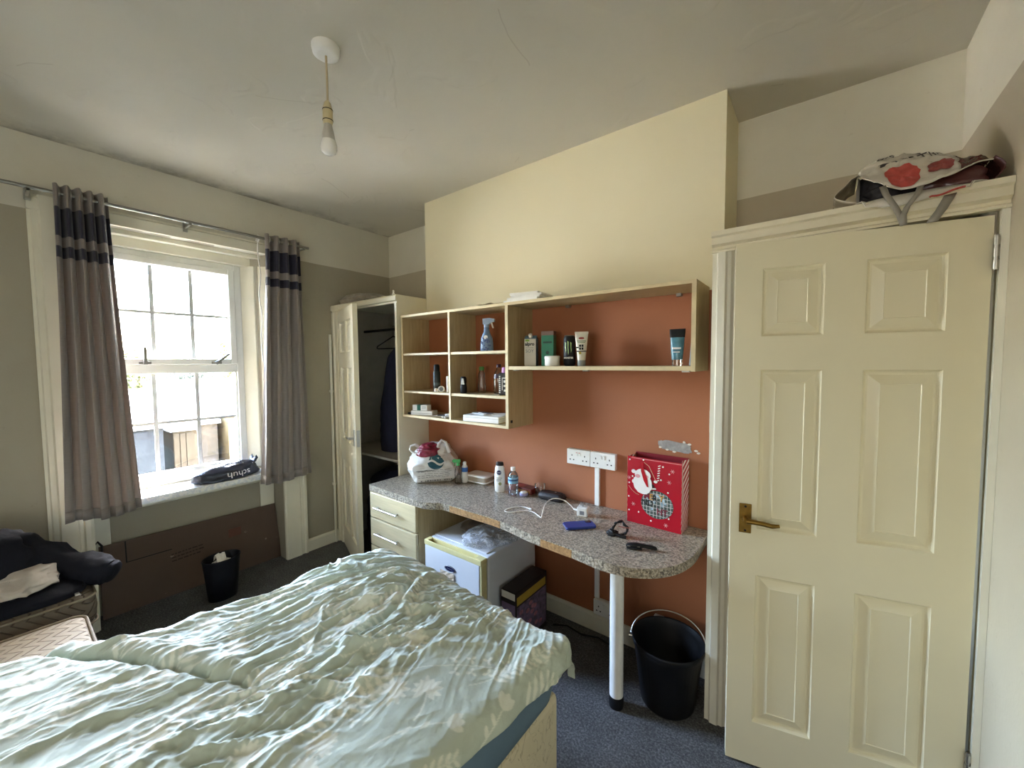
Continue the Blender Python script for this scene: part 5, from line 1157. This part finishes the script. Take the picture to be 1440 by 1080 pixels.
# cubbies
Z1, Z2, Z0 = 1.6125, 1.3455, UB+.0165
t = thing('trigger_spray', 'blue trigger spray bottle with white pattern in the top middle cubby', 'spray bottle', (-1.655, 1.90, Z1), math.radians(25))
M_spb = mat('slate blue plastic', srgb(104, 128, 160), .35, .05)
MB().rings([[(a*math.cos(2*PI*k/28), b*math.sin(2*PI*k/28), z) for k in range(28)] for a, b, z in ((.038, .026, 0), (.042, .029, .005), (.041, .028, .05), (.036, .026, .085), (.022, .020, .115), (.017, .016, .135), (.015, .015, .15))]).build('bottle_body', M_spb, t)
m = MB(); m.cyl((0, 0, .15), (0, 0, .168), .017, None, 18); m.ext([(-.022, 0), (.016, 0), (.03, .012), (.052, .016), (.052, .034), (.02, .04), (-.024, .036)], (0, -.012, .168), (1, 0, 0), (0, 0, 1), (0, .024, 0)); sh_ = m.build('trigger_head', mat('pale blue head', srgb(150, 170, 196), .35), t, bevel=.004); m = MB(); m.ext([(0, 0), (.009, 0), (.02, -.036), (.013, -.038)], (.026, -.006, .182), (1, 0, 0), (0, 0, 1), (0, .012, 0)); m.build('trigger', M_white, sh_, bevel=.002)
m = MB(); rr = random.Random(6)
for k in range(22):
    z_ = rr.uniform(.008, .085); x_ = rr.uniform(-.03, .03); y_ = -.029*math.sqrt(max(0, 1-(x_/.043)**2))*(1 if z_ < .06 else .92)-.0004; rx = rr.uniform(.003, .007); blob(m, x_, z_, rx, rx*rr.uniform(.6, 1.2), y_, 10)
m.build('label_pattern', mat('navy white print', srgb(48, 68, 120), .4, .8, 160), t); m = MB(); blob(m, 0, .088, .014, .012, -.0268, 20); m.build('label_badge', M_white, t)
t = thing('small_glass', 'clear upturned glass at the back of the top left cubby', 'glass', (-2.02, 1.985, Z1)); MB().lathe([(.022, 0), (.028, .003), (.032, .09), (.0305, .09), (.025, .006)], n=24, capt=False).build('glass_wall', M_clr, t)
t = thing('black_spray_can', 'tall black and dark green spray can in the middle left cubby', 'spray can', (-2.125, 1.90, Z2)); MB().lathe([(.024, 0), (.026, .004), (.026, .13), (.020, .142)], n=24).build('can_body', mat('black green can', srgb(22, 32, 30), .35), t); MB().lathe([(.021, .142), (.021, .175), (.017, .185), (.010, .188)], n=24).build('cap', M_black, t); MB().lathe([(.0264, .04), (.0264, .06)], n=24, capb=False, capt=False).build('label_band', mat('slate print', srgb(70, 84, 86), .4), t)
t = thing('small_white_tube', 'thin white tube at the edge of the middle left cubby', 'tube', (-1.965, 1.855, Z2)); MB().lathe([(.008, 0), (.009, .002), (.009, .075)], n=16).build('tube_body', M_white, t); MB().lathe([(.0095, .075), (.0095, .105), (.006, .108)], n=16).build('cap', M_white, t)
t = thing('round_white_tin', 'small round white tin lying on edge by the black spray can', 'tin', (-2.012, 1.838, Z2), math.radians(40)); MB().at(Matrix.Rotation(PI/2, 4, 'X')).lathe([(.020, -.008), (.0215, -.006), (.0215, .006), (.020, .008)], (0, .0217, 0), 24).build('tin_body', M_white, t); MB().at(Matrix.Rotation(PI/2, 4, 'X')).lathe([(.014, .008), (.014, .0086)], (0, .0217, 0), 24).build('tin_label', M_greyp, t)
t = thing('cotton_ball', 'tiny cream stopper at the front of the middle left cubby', 'stopper', (-2.06, 1.835, Z2)); MB().lathe([(.010, 0), (.013, .006), (.013, .016), (.008, .024)], n=16).build('stopper_body', mat('cream plastic', srgb(226, 210, 186), .5), t); MB().lathe([(.0135, .003), (.0135, .006)], n=16).build('stopper_rim', M_white, t)
t = thing('roll_on_deodorant', 'black roll on deodorant with white label in the middle cubby', 'deodorant', (-1.815, 1.85, Z2), math.radians(25)); MB().lathe([(.018, 0), (.0215, .003), (.023, .035), (.019, .062)], n=24, sy=.8).build('bottle_body', M_black, t); MB().lathe([(.019, .062), (.021, .075), (.020, .098), (.013, .108)], n=24, sy=.85).build('cap', M_black, t); m = MB(); m.ext([(-.012, 0), (.012, 0), (.006, .038), (-.004, .038)], (0, -.0188, .058), (1, 0, 0), (0, 0, 1), (0, .004, 0)); m.build('label', M_white, t)
t = thing('green_capped_bottle', 'clear bottle with green cap at the back of the middle cubby', 'bottle', (-1.755, 1.96, Z2)); MB().lathe([(.024, 0), (.027, .004), (.026, .05), (.021, .09), (.022, .125), (.014, .14), (.013, .146)], n=24).build('bottle_body', M_clr, t); MB().lathe([(.017, .146), (.017, .168), (.014, .171)], n=20).build('cap', mat('grass green plastic', srgb(86, 142, 72), .4), t)
t = thing('dark_capped_bottle', 'clear bottle with dark cap and dark neck label in the middle cubby', 'bottle', (-1.605, 1.955, Z2)); MB().lathe([(.030, 0), (.034, .004), (.034, .10), (.030, .125), (.017, .152), (.013, .166)], n=24).build('bottle_body', M_clr, t); MB().lathe([(.0145, .166), (.0145, .185), (.012, .187)], n=20).build('cap', mat('plum plastic', srgb(66, 30, 44), .4), t); MB().lathe([(.0345, .098), (.031, .124)], n=24, capb=False, capt=False).build('label_band', mat('plum label', srgb(60, 36, 48), .4), t)
t = thing('pink_capped_bottle', 'black and white printed bottle with pink cap in the middle cubby', 'bottle', (-1.50, 1.885, Z2), math.radians(20)); MB().box(-.034, .034, -.022, .022, 0, .135).build('bottle_body', mat('dark grey bottle', srgb(58, 56, 60), .3), t, bevel=.008, seg=3); MB().lathe([(.016, .134), (.018, .14), (.018, .160), (.013, .168)], n=20).build('cap', mat('orchid pink plastic', srgb(190, 130, 190), .4), t)
m = MB(); [m.box(-.031, -.022, -.0232, -.021, .012+.012*k, .020+.012*k) for k in range(9)]; m.box(-.012, .024, -.0232, -.021, .10, .106); m.box(-.012, -.008, -.0232, -.021, .03, .106); m.box(-.002, .02, -.0232, -.021, .075, .09); m.box(-.002, .02, -.0232, -.021, .05, .062); m.box(.0, .024, -.0232, -.021, .022, .034); m.build('label_print', M_white, t)
# bottom cubbies
t = thing('medicine_box', 'small white box with green stripe in the bottom left cubby, topmost of two', 'box', (-2.255, 1.87, Z0+.0305), math.radians(18)); MB().box(-.06, .06, -.028, .028, 0, .040).build('box_body', M_white, t, bevel=.001); MB().box(-.022, .008, -.0284, .0284, .0006, .0404).build('green_stripe', mat('green stripe print', srgb(22, 92, 76), .5), t); m = MB(); [m.box(.016, .052, -.0284, -.0275, z, z+.003) for z in (.012, .02, .028)]; m.build('small_print', M_greyp, t)
t = thing('flat_white_box', 'flat white box in the bottom left cubby, under the green striped one', 'box', (-2.235, 1.875, Z0), math.radians(20)); MB().box(-.085, .085, -.04, .04, 0, .030).build('box_body', M_white, t, bevel=.0015); MB().box(-.084, .084, -.0404, .0404, .012, .0135).build('lid_line', M_greyp, t)
t = thing('paper_slips', 'loose white paper slips on the bottom left cubby board', 'paper', (-2.07, 1.90, Z0)); 
for k, (dx_, dy_, a) in enumerate(((0, 0, .2), (.03, .02, .6), (.05, -.03, -.3))): MB().at(Matrix.Translation((dx_, dy_, .0012+.0022*k)) @ Matrix.Rotation(a, 4, 'Z')).box(-.06, .06, -.03, .03, 0, .0018).build('slip', M_paper, t)
t = thing('earphones', 'white tangled earphone lead in the bottom left cubby', 'earphones', (-1.955, 1.87, Z0+.0085)); q = MB(); q.tube([(.034*math.cos(k*.9)*(.5+.5*math.sin(k*.37)**2), .030*math.sin(k*1.13), .005+.012*abs(math.sin(k*.5))) for k in range(44)], .0022, 6); q.build('lead', M_white, t); q = MB(); q.lathe([(.006, 0), (.008, .004), (.006, .012)], (.0, -.05, -.008), 12); q.lathe([(.006, 0), (.008, .004), (.006, .012)], (-.035, -.045, -.008), 12); q.build('earbud', M_white, t)
t = thing('black_lighter', 'small black item at the front corner of the bottom left cubby', 'lighter', (-2.345, 1.835, Z0), .3); MB().box(-.016, .016, -.008, .008, 0, .012).build('lighter_body', M_black, t, bevel=.003); MB().box(.016, .022, -.006, .006, .001, .010).build('lighter_cap', M_steel, t)
t = thing('dark_key_fob', 'flat dark fob lying on the paper slips in the bottom left cubby', 'fob', (-2.03, 1.855, Z0+.0082), .2); MB().prism(rrect(-.03, .03, -.012, .012, .006), 0, .006).build('fob_body', M_black, t); MB().prism(rrect(-.012, .012, -.005, .005, .003), .006, .007).build('fob_button', M_greyp, t)
t = thing('white_gift_box', 'flat white box in the bottom middle cubby', 'box', (-1.655, 1.905, Z0), math.radians(6)); MB().box(-.135, .135, -.085, .085, 0, .040).build('box_body', M_white, t, bevel=.002); MB().box(-.1355, .1355, -.0855, .0855, .026, .0275).build('lid_line', M_greyp, t)
bx = Z0+.0405
t = thing('grey_booklet', 'grey folded leaflet on top of the flat white box', 'leaflet', (-1.70, 1.90, bx), math.radians(-14)); MB().box(-.07, .07, -.035, .035, 0, .008).build('cover', mat('slate leaflet', srgb(112, 122, 128), .5), t, bevel=.001); MB().box(-.066, .0705, -.0355, .033, .002, .006).build('leaves', M_paper, t)
t = thing('letter_stack', 'folded white letters on the right of the flat white box', 'paper', (-1.575, 1.92, bx), math.radians(10))
for k in range(3): MB().at(Matrix.Translation((.008*k-.008, .01*k-.01, .0024*k)) @ Matrix.Rotation(.22*k, 4, 'Z')).box(-.055, .055, -.034, .034, 0, .0020).build('letter', M_paper, t)
t = thing('white_spoon', 'small white plastic spoon lying on the grey leaflet', 'spoon', (-1.66, 1.855, bx+.0085), math.radians(-20)); q = MB(); q.tube([(-.05, 0, .003), (.02, 0, .003)], .0022, 8); q.build('spoon_handle', M_white, t); MB().lathe([(.004, .0005), (.011, .002), (.012, .005), (.010, .004)], (.03, 0, 0), 18, sx=1.5).build('spoon_bowl', M_white, t)
# on top of the shelf unit
t = thing('paper_pile', 'pile of white envelopes on top of the wall shelf', 'paper', (-1.315, 1.882, UT+.0005), math.radians(2))
for k in range(4): MB().at(Matrix.Translation((.012*(k % 3)-.01, .003*k-.004, .0122*k)) @ Matrix.Rotation(.07*(k-1), 4, 'Z')).box(-.12+.012*k, .12-.01*k, -.072, .072, 0, .0115).build('envelope', M_paper, t, bevel=.001)
t = thing('loose_sheet', 'thin cream sheet lying on top of the wall shelf, left of the envelopes', 'paper', (-1.55, 1.875, UT+.0005), math.radians(8)); q = MB(); G = [[(-.10+.2*i/8, -.07+.14*j/5, .001+.012*float(vn2(i*.7, j*.7, 8))) for j in range(6)] for i in range(9)]; q.grid(G, smooth=False); q.build('sheet', mat('cream paper', srgb(220, 204, 168), .8), t, solid=.0012)

# ================================================================== BAG ON THE CUPBOARD TOP
M_bfl = NT('printed floral carrier'); v_ = M_bfl.coord()
M_bfl = M_bfl.done(M_bfl.bsdf(Base_Color=M_bfl.ramp(M_bfl.noise(v_, 7, 3, .5, .8), [(.40, srgb(196, 188, 172)), (.54, srgb(206, 198, 182)), (.57, srgb(122, 62, 62)), (.68, srgb(108, 52, 56)), (.74, srgb(170, 160, 150))]), Roughness=.22, Normal=M_bfl.bump(M_bfl.noise(v_, 20, 4), .5, .01)))
M_bwht = mat('off white carrier face', srgb(206, 200, 186), .25, .05, 14, .35, 22); M_brd = mat('tomato red print', srgb(178, 72, 64), .4, .15, 60); M_bdk = mat('dark bag lining', srgb(54, 52, 56), .5, .3, 20, .3, 30); M_bgrey = mat('grey woven handle', srgb(140, 134, 122), .5); M_bmar = mat('maroon carrier face', srgb(92, 54, 50), .25, .12, 18, .35, 22)
BZ = 2.0575
dbg = thing('shopping_bag', 'crumpled floral plastic shopping bag with grey handles on top of the door frame', 'shopping bag', (.23, 1.90, BZ))
UX = [.080, .101, .146, .190, .235, .269, .303, .339, .372, .392]
UPZ = [2.128, 2.150, 2.108, 2.070, 2.072, 2.078, 2.094, 2.114, 2.126, 2.124]; UPY = [1.800, 1.80, 1.775, 1.755, 1.755, 1.76, 1.775, 1.79, 1.80, 1.81]
LOZ = [2.055, 2.046, 2.030, 2.026, 2.030, 2.032, 2.040, 2.048, 2.052, 2.060]; LOY = [1.800, 1.772, 1.756, 1.752, 1.752, 1.755, 1.760, 1.768, 1.785, 1.81]
TPZ = [2.150, 2.196, 2.226, 2.228, 2.218, 2.205, 2.190, 2.168, 2.162, 2.140]
def ip(x, A): return float(np.interp(x, UX, A))
def nz(x, y, sd, a): return a*((1-abs(2*float(vn2(x*26, y*26, sd))-1))-.5)+a*.6*(float(vn2(x*60, y*60, sd+1))-.5)
def upper(x, v):
    """v 0 at the front rim, over the top at .55, down the back to the ledge at 1"""
    u, ty, tz = ip(x, UPZ), 1.905, ip(x, TPZ)
    if v < .55:
        f = v/.55; g = math.sin(f*PI/2); y = ip(x, UPY)+(ty-ip(x, UPY))*f; z = u+(tz-u)*g
    else:
        f = (v-.55)/.45; y = ty+.085*math.sin(f*PI/2); z = tz+(BZ+.004-tz)*f**1.4
    return (x+nz(x+v, v, 3, .006), y+nz(x, v, 5, .010), max(z+nz(x, v*.4, 7, .016)*(1 if v > .02 else .4), BZ+.003 if y > 1.785 else 0))
def lower(x, v):
    y = ip(x, LOY)+(1.93-ip(x, LOY))*v; z = ip(x, LOZ)+(BZ+.006-ip(x, LOZ))*min(1, v*3)+nz(x, v, 9, .006)
    if y > 1.77: z = max(z, BZ+.004)
    return (x, y, z)
def patch(fn, x0, x1, nx, v0, v1, nv, name, mt, solid=.0016, par=None, lift=(0, 0, 0)):
    m = MB(); m.grid([[tuple(a+b for a, b in zip(fn(x0+(x1-x0)*i/(nx-1), v0+(v1-v0)*j/(nv-1)), lift)) for j in range(nv)] for i in range(nx)]); return m.build(name, mt, par or dbg, True, solid=solid)
wf = patch(upper, .095, .325, 34, 0, 1, 30, 'printed_face', M_bwht)
patch(upper, .3255, .392, 14, 0, 1, 30, 'maroon_face', M_bmar)
patch(lower, .085, .392, 34, 0, 1, 10, 'lower_face', M_bwht)
m = MB(); m.grid([[(x, 1.845+.02*math.sin(x*30)+nz(x, z, 21, .02), BZ+.012+(ip(x, TPZ)-BZ-.035)*z) for z in (0, .3, .6, .9)] for x in np.linspace(.10, .24, 14)]); m.build('dark_contents', M_bdk, dbg, True, solid=.003)
m = MB(); m.grid([[(x, 1.835+nz(x, z, 22, .02), BZ+.012+(ip(x, TPZ)-BZ-.045)*z) for z in (0, .3, .6, .9)] for x in np.linspace(.243, .388, 14)]); m.build('maroon_lining', M_bmar, dbg, True, solid=.003)
q = MB(); q.rings(sack([(0, .155-.23, -.06, .012, .035, .03, 2.2), (.5, .155-.23, -.06, .045, .038, .03, 2.2), (1, .155-.23, -.055, .08, .02, .015, 2)], 28, 12, .012, 30, 9)); q.build('dark_bundle', M_bdk, dbg)
# pleated left end with a red printed corner
m = MB(); G = [[(.098-.052*math.sin(v*PI)**.7-.018*(1-v)+.008*math.cos(v*9), 1.775+.20*u, BZ+.006+.088*v+.02*math.sin(u*3)*v) for v in np.linspace(0, 1, 12)] for u in np.linspace(0, 1, 8)]; m.grid(G); m.build('end_gusset', M_bfl, dbg, True, solid=.0018)
m = MB(); G = [[(.392+.022*math.sin(v*PI)*(1-.4*u), 1.795+.18*u, BZ+.006+.066*v) for v in np.linspace(0, 1, 6)] for u in np.linspace(0, 1, 6)]; m.grid(G); m.build('end_gusset', M_bmar, dbg, True, solid=.0018)
def rim(fn, x0, x1, n, name, mt, r=.0022):
    q = MB(); q.tube([fn(x0+(x1-x0)*k/n, 0) for k in range(n+1)], r, 6); q.build(name, mt, dbg, True)
rim(upper, .095, .392, 40, 'rim_seam', M_bwht); rim(lower, .085, .392, 36, 'rim_seam', M_bwht); rim(lambda x, v: tuple(a+b for a, b in zip(lower(x, v), (0, -.0025, -.001))), .255, .33, 14, 'red_edge', M_brd, .003)
def spot(cx, cv, rx, rv, name, mt, lift=(0, -.004, .003)):
    m = MB(); n = 26; vs = [upper(cx, cv)]
    for k in (1, .66, .33): vs += [upper(cx+rx*k*math.cos(2*PI*i/n), max(.004, cv+rv*k*math.sin(2*PI*i/n))) for i in range(n)]
    vs = [tuple(a+b for a, b in zip(p, lift)) for p in vs]; fs = [(1+r_*n+i, 1+r_*n+(i+1) % n, 1+(r_+1)*n+(i+1) % n, 1+(r_+1)*n+i) for r_ in (0, 1) for i in range(n)]+[(1+2*n+i, 1+2*n+(i+1) % n, 0) for i in range(n)]
    m.add(vs, fs, 0, True); m.build(name, mt, wf, True)
spot(.197, .10, .040, .10, 'red_flower', M_brd); spot(.283, .15, .030, .08, 'red_flower', mat('dusky red print', srgb(142, 66, 62), .4, .2, 50))
M_dkp = mat('dark print', srgb(62, 54, 48), .6)
def word(s_, size, cx, cv, rotd):
    tm = text_obj(s_, size, ext=0, bold=.0006); a = math.radians(rotd); vs = []
    for v_ in tm.vertices:
        X, Y = v_.co.x*math.cos(a)-v_.co.y*math.sin(a), v_.co.x*math.sin(a)+v_.co.y*math.cos(a); p = upper(cx+X, max(.01, cv+Y*3.2)); vs.append((p[0], p[1]-.003, p[2]+.004))
    m = MB(); m.add(vs, [tuple(p.vertices) for p in tm.polygons]); m.build('lettering', M_dkp, wf, True)
word('Thi', .036, .262, .34, 12); word('ke', .032, .213, .34, 8); word('a', .026, .243, .46, 8); word('take', .024, .165, .42, 6)
for pth in (((.150, 1.765, 2.095), (.158, 1.752, 2.062), (.178, 1.745, 2.020), (.190, 1.742, 1.99), (.200, 1.741, 1.955)), ((.236, 1.752, 2.070), (.228, 1.745, 2.045), (.206, 1.742, 2.010), (.198, 1.7405, 1.985), (.200, 1.7395, 1.955)), ((.300, 1.758, 2.03), (.292, 1.746, 2.012), (.280, 1.742, 1.985), (.268, 1.741, 1.965), (.262, 1.741, 1.952))):
    m = MB(); w_ = .008 if pth[0][0] < .29 else .013; m.grid([[(p[0]-w_, p[1], p[2]), (p[0]+w_, p[1]-.001, p[2]+.002)] for p in pth]); m.build('bag_handle', M_bgrey, dbg, True, solid=.002)

# ================================================================== OUTSIDE THE WINDOW
GZ = -2.8
M_gnd = mat('pale concrete yard', srgb(128, 125, 118), .9, .12, 2, spec=.03); M_rfw = mat('pale felt roof', srgb(120, 119, 116), .85, .06, 3, spec=.03)
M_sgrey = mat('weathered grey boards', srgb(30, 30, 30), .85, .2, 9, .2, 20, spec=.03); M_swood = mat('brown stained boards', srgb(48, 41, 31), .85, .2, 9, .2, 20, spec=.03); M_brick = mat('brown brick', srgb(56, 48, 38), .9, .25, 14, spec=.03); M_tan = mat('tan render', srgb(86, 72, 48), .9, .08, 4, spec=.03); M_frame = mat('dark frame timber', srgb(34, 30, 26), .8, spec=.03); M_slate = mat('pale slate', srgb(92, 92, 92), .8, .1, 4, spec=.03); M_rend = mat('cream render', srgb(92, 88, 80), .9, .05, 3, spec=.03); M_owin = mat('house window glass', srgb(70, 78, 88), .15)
struct(MB().box(-70, -3.62, -40, 60, GZ-.2, GZ).build('ground', M_gnd))
def building(name, label, cat, x0, x1, y0, y1, h0, h1, wall, roof, ridge='y', wins=(), boards=0, doors=()):
    """x1 is the side that faces the window; walls to h0, roof ridge or high edge at h1"""
    t = thing(name, label, cat, ((x0+x1)/2, (y0+y1)/2, GZ))
    MB().box(x0, x1, y0, y1, GZ, h0).build('wall', wall, t, True)
    m = MB(); e = .05
    if ridge == 'y': pr = [(x0-e, h0-.05), (x1+e, h0-.05), (x1+e, h0+.02), ((x0+x1)/2, h1), (x0-e, h0+.02)]; m.ext(pr, (0, y0-e, 0), (1, 0, 0), (0, 0, 1), (0, y1-y0+2*e, 0))
    elif ridge == 'x': pr = [(y0-e, h0-.05), (y1+e, h0-.05), (y1+e, h0+.02), ((y0+y1)/2, h1), (y0-e, h0+.02)]; m.ext(pr, (x0-e, 0, 0), (0, 1, 0), (0, 0, 1), (x1-x0+2*e, 0, 0))
    else: pr = [(x0-e, h0), (x1+e, h0), (x1+e, h0+.06), (x0-e, h1)]; m.ext(pr, (0, y0-e, 0), (1, 0, 0), (0, 0, 1), (0, y1-y0+2*e, 0))
    m.build('roof', roof, t, True)
    for (a, b, c, d_) in wins:
        f = MB().box(x1-.02, x1+.05, a, b, c, d_).build('window', M_upvc, t, True); MB().box(x1+.045, x1+.06, a+.06, b-.06, c+.06, d_-.06).build('pane', M_owin, f, True)
    for (a, b, c, d_, mt) in doors:
        f = MB().box(x1-.02, x1+.04, a, b, c, d_).build('door', mt, t, True)
        m = MB(); [m.box(x1+.04, x1+.055, a, b, z, z+.05) for z in np.linspace(c+.05, d_-.1, 4)]; m.build('door_batten', M_frame, f, True)
    if boards:
        n = int((y1-y0)/boards)
        proto = None
        for k in range(n):
            if proto is None: proto = MB().box(0, .018, .006, boards-.006, 0, h0-GZ-.04).build('board', wall, t)
            o = proto if k == 0 else proto.copy()
            if k: COL.objects.link(o); o.parent = t
            o.location = Vector((x1, y0+boards*k, GZ))-t.location
    return t
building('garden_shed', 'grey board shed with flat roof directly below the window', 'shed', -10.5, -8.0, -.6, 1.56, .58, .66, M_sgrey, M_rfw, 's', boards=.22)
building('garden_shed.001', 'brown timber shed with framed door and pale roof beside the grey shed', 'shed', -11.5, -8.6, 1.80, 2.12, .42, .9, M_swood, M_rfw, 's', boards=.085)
building('outbuilding', 'low brown brick outbuilding behind the timber shed', 'outbuilding', -12.0, -9.2, 2.24, 2.60, .42, 1.0, M_brick, M_rfw, 's')
building('outbuilding.001', 'tan rendered outbuilding with a small white window', 'outbuilding', -12.2, -9.0, 2.72, 3.9, .55, 1.15, M_tan, M_rfw, 's', wins=((2.92, 3.06, .12, .42),))
building('house', 'long pale house with a row of small windows beyond the sheds', 'house', -22, -16.5, .6, 3.3, .30, .72, M_rend, M_rfw, 'y', wins=[(y, y+.3, -.35, .1) for y in (2.2, 2.62, 3.0)])
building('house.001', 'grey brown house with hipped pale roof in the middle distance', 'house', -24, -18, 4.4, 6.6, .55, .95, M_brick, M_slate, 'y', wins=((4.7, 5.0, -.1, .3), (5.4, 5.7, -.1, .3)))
building('house.002', 'far cream terrace along the skyline', 'house', -48, -40, 2.0, 9.3, .2, 1.1, M_rend, M_slate, 'y', wins=[(y, y+.5, -.9, -.3) for y in (6.6, 7.6, 8.5)])
building('house.003', 'far terrace with brown chimney wall at right of the skyline', 'house', -48, -40, 10.15, 16, -.1, .8, M_rend, M_slate, 'y', wins=[(y, y+.5, -1.1, -.5) for y in (10.6, 11.8, 12.9)])
t = thing('chimney_stack', 'brown chimney stack between the two far terraces', 'chimney', (-41.0, 9.72, GZ)); MB().box(-41.3, -40.7, 9.5, 9.95, GZ, 1.0).build('stack', M_brick, t, True); [MB().lathe([(.10, 0), (.08, .35)], (-41.0, y, 1.0), 12).build('chimney_pot', M_tan, t, True) for y in (9.62, 9.83)]
fn_ = thing('garden_wall', 'low pale garden wall in front of the tan outbuilding', 'garden wall', (-8.7, 3.0, GZ)); MB().box(-8.75, -8.6, 2.2, 5.0, GZ, -.55).build('wall_face', M_rend, fn_, True); MB().box(-8.8, -8.55, 2.2, 5.0, -.55, -.48).build('coping', M_rfw, fn_, True)
def tree(name, label, x, y, h, r, col, seed):
    t = thing(name, label, 'tree', (x, y, GZ)); rr = random.Random(seed)
    q = MB(); q.tube([(0, 0, 0), (.1, .05, h*.35), (0, .1, h*.7), (.05, 0, h*.95)], [.22, .17, .09, .03], 8)
    for k in range(7): a = rr.uniform(0, 2*PI); z_ = h*rr.uniform(.4, .8); q.tube([(0, .05, z_), (r*.5*math.cos(a), r*.5*math.sin(a), z_+h*.1), (r*.85*math.cos(a), r*.85*math.sin(a), z_+h*.18)], [.06, .04, .015], 6)
    q.build('trunk', mat('tree bark', srgb(84, 74, 64), .9), t)
    m = MB()
    for k in range(2600):
        a = rr.uniform(0, 2*PI); u = rr.random()**.4; z_ = rr.uniform(-1, 1); rr_ = r*u*math.sqrt(max(.05, 1-z_*z_)); c = Vector((rr_*math.cos(a), rr_*math.sin(a), h*.68+h*.32*z_*u))
        d1 = Vector((rr.uniform(-1, 1), rr.uniform(-1, 1), rr.uniform(-1, 1))).normalized()*.13; d2 = d1.cross(Vector((rr.uniform(-1, 1), rr.uniform(-1, 1), rr.uniform(-1, 1)))).normalized()*.07
        m.add([c-d1, c+d2, c+d1, c-d2], [(0, 1, 2, 3)])
    tag(m.build('leaves', mat(name+' leaf', col, .8, .3, 2), t), kind='stuff'); return t
tree('garden_tree', 'yellow green tree at the right edge of the window view', -34, 11.1, 6.6, 1.4, srgb(84, 84, 26), 3)
tree('garden_tree.001', 'grey green bare looking tree in the middle of the skyline', -36.5, 9.0, 5.0, 1.6, srgb(70, 74, 62), 5)
tree('garden_tree.002', 'small olive tree at the left of the window view', -36, 5.6, 5.6, 1.0, srgb(84, 84, 46), 8)

# repeats share a group phrase
for base, phrase in (('curtain', 'curtains at the window'), ('divan_section', 'divan sections in the corner'), ('double_socket', 'sockets above the desk'), ('cable_trunking', 'trunking on the terracotta wall'), ('garden_shed', 'sheds below the window'), ('outbuilding', 'outbuildings below the window'), ('house', 'houses beyond the yard'), ('garden_tree', 'trees on the skyline')):
    for o in list(COL.objects):
        if o.parent is None and o.name.split('.')[0] == base and 'category' in o: o['group'] = phrase
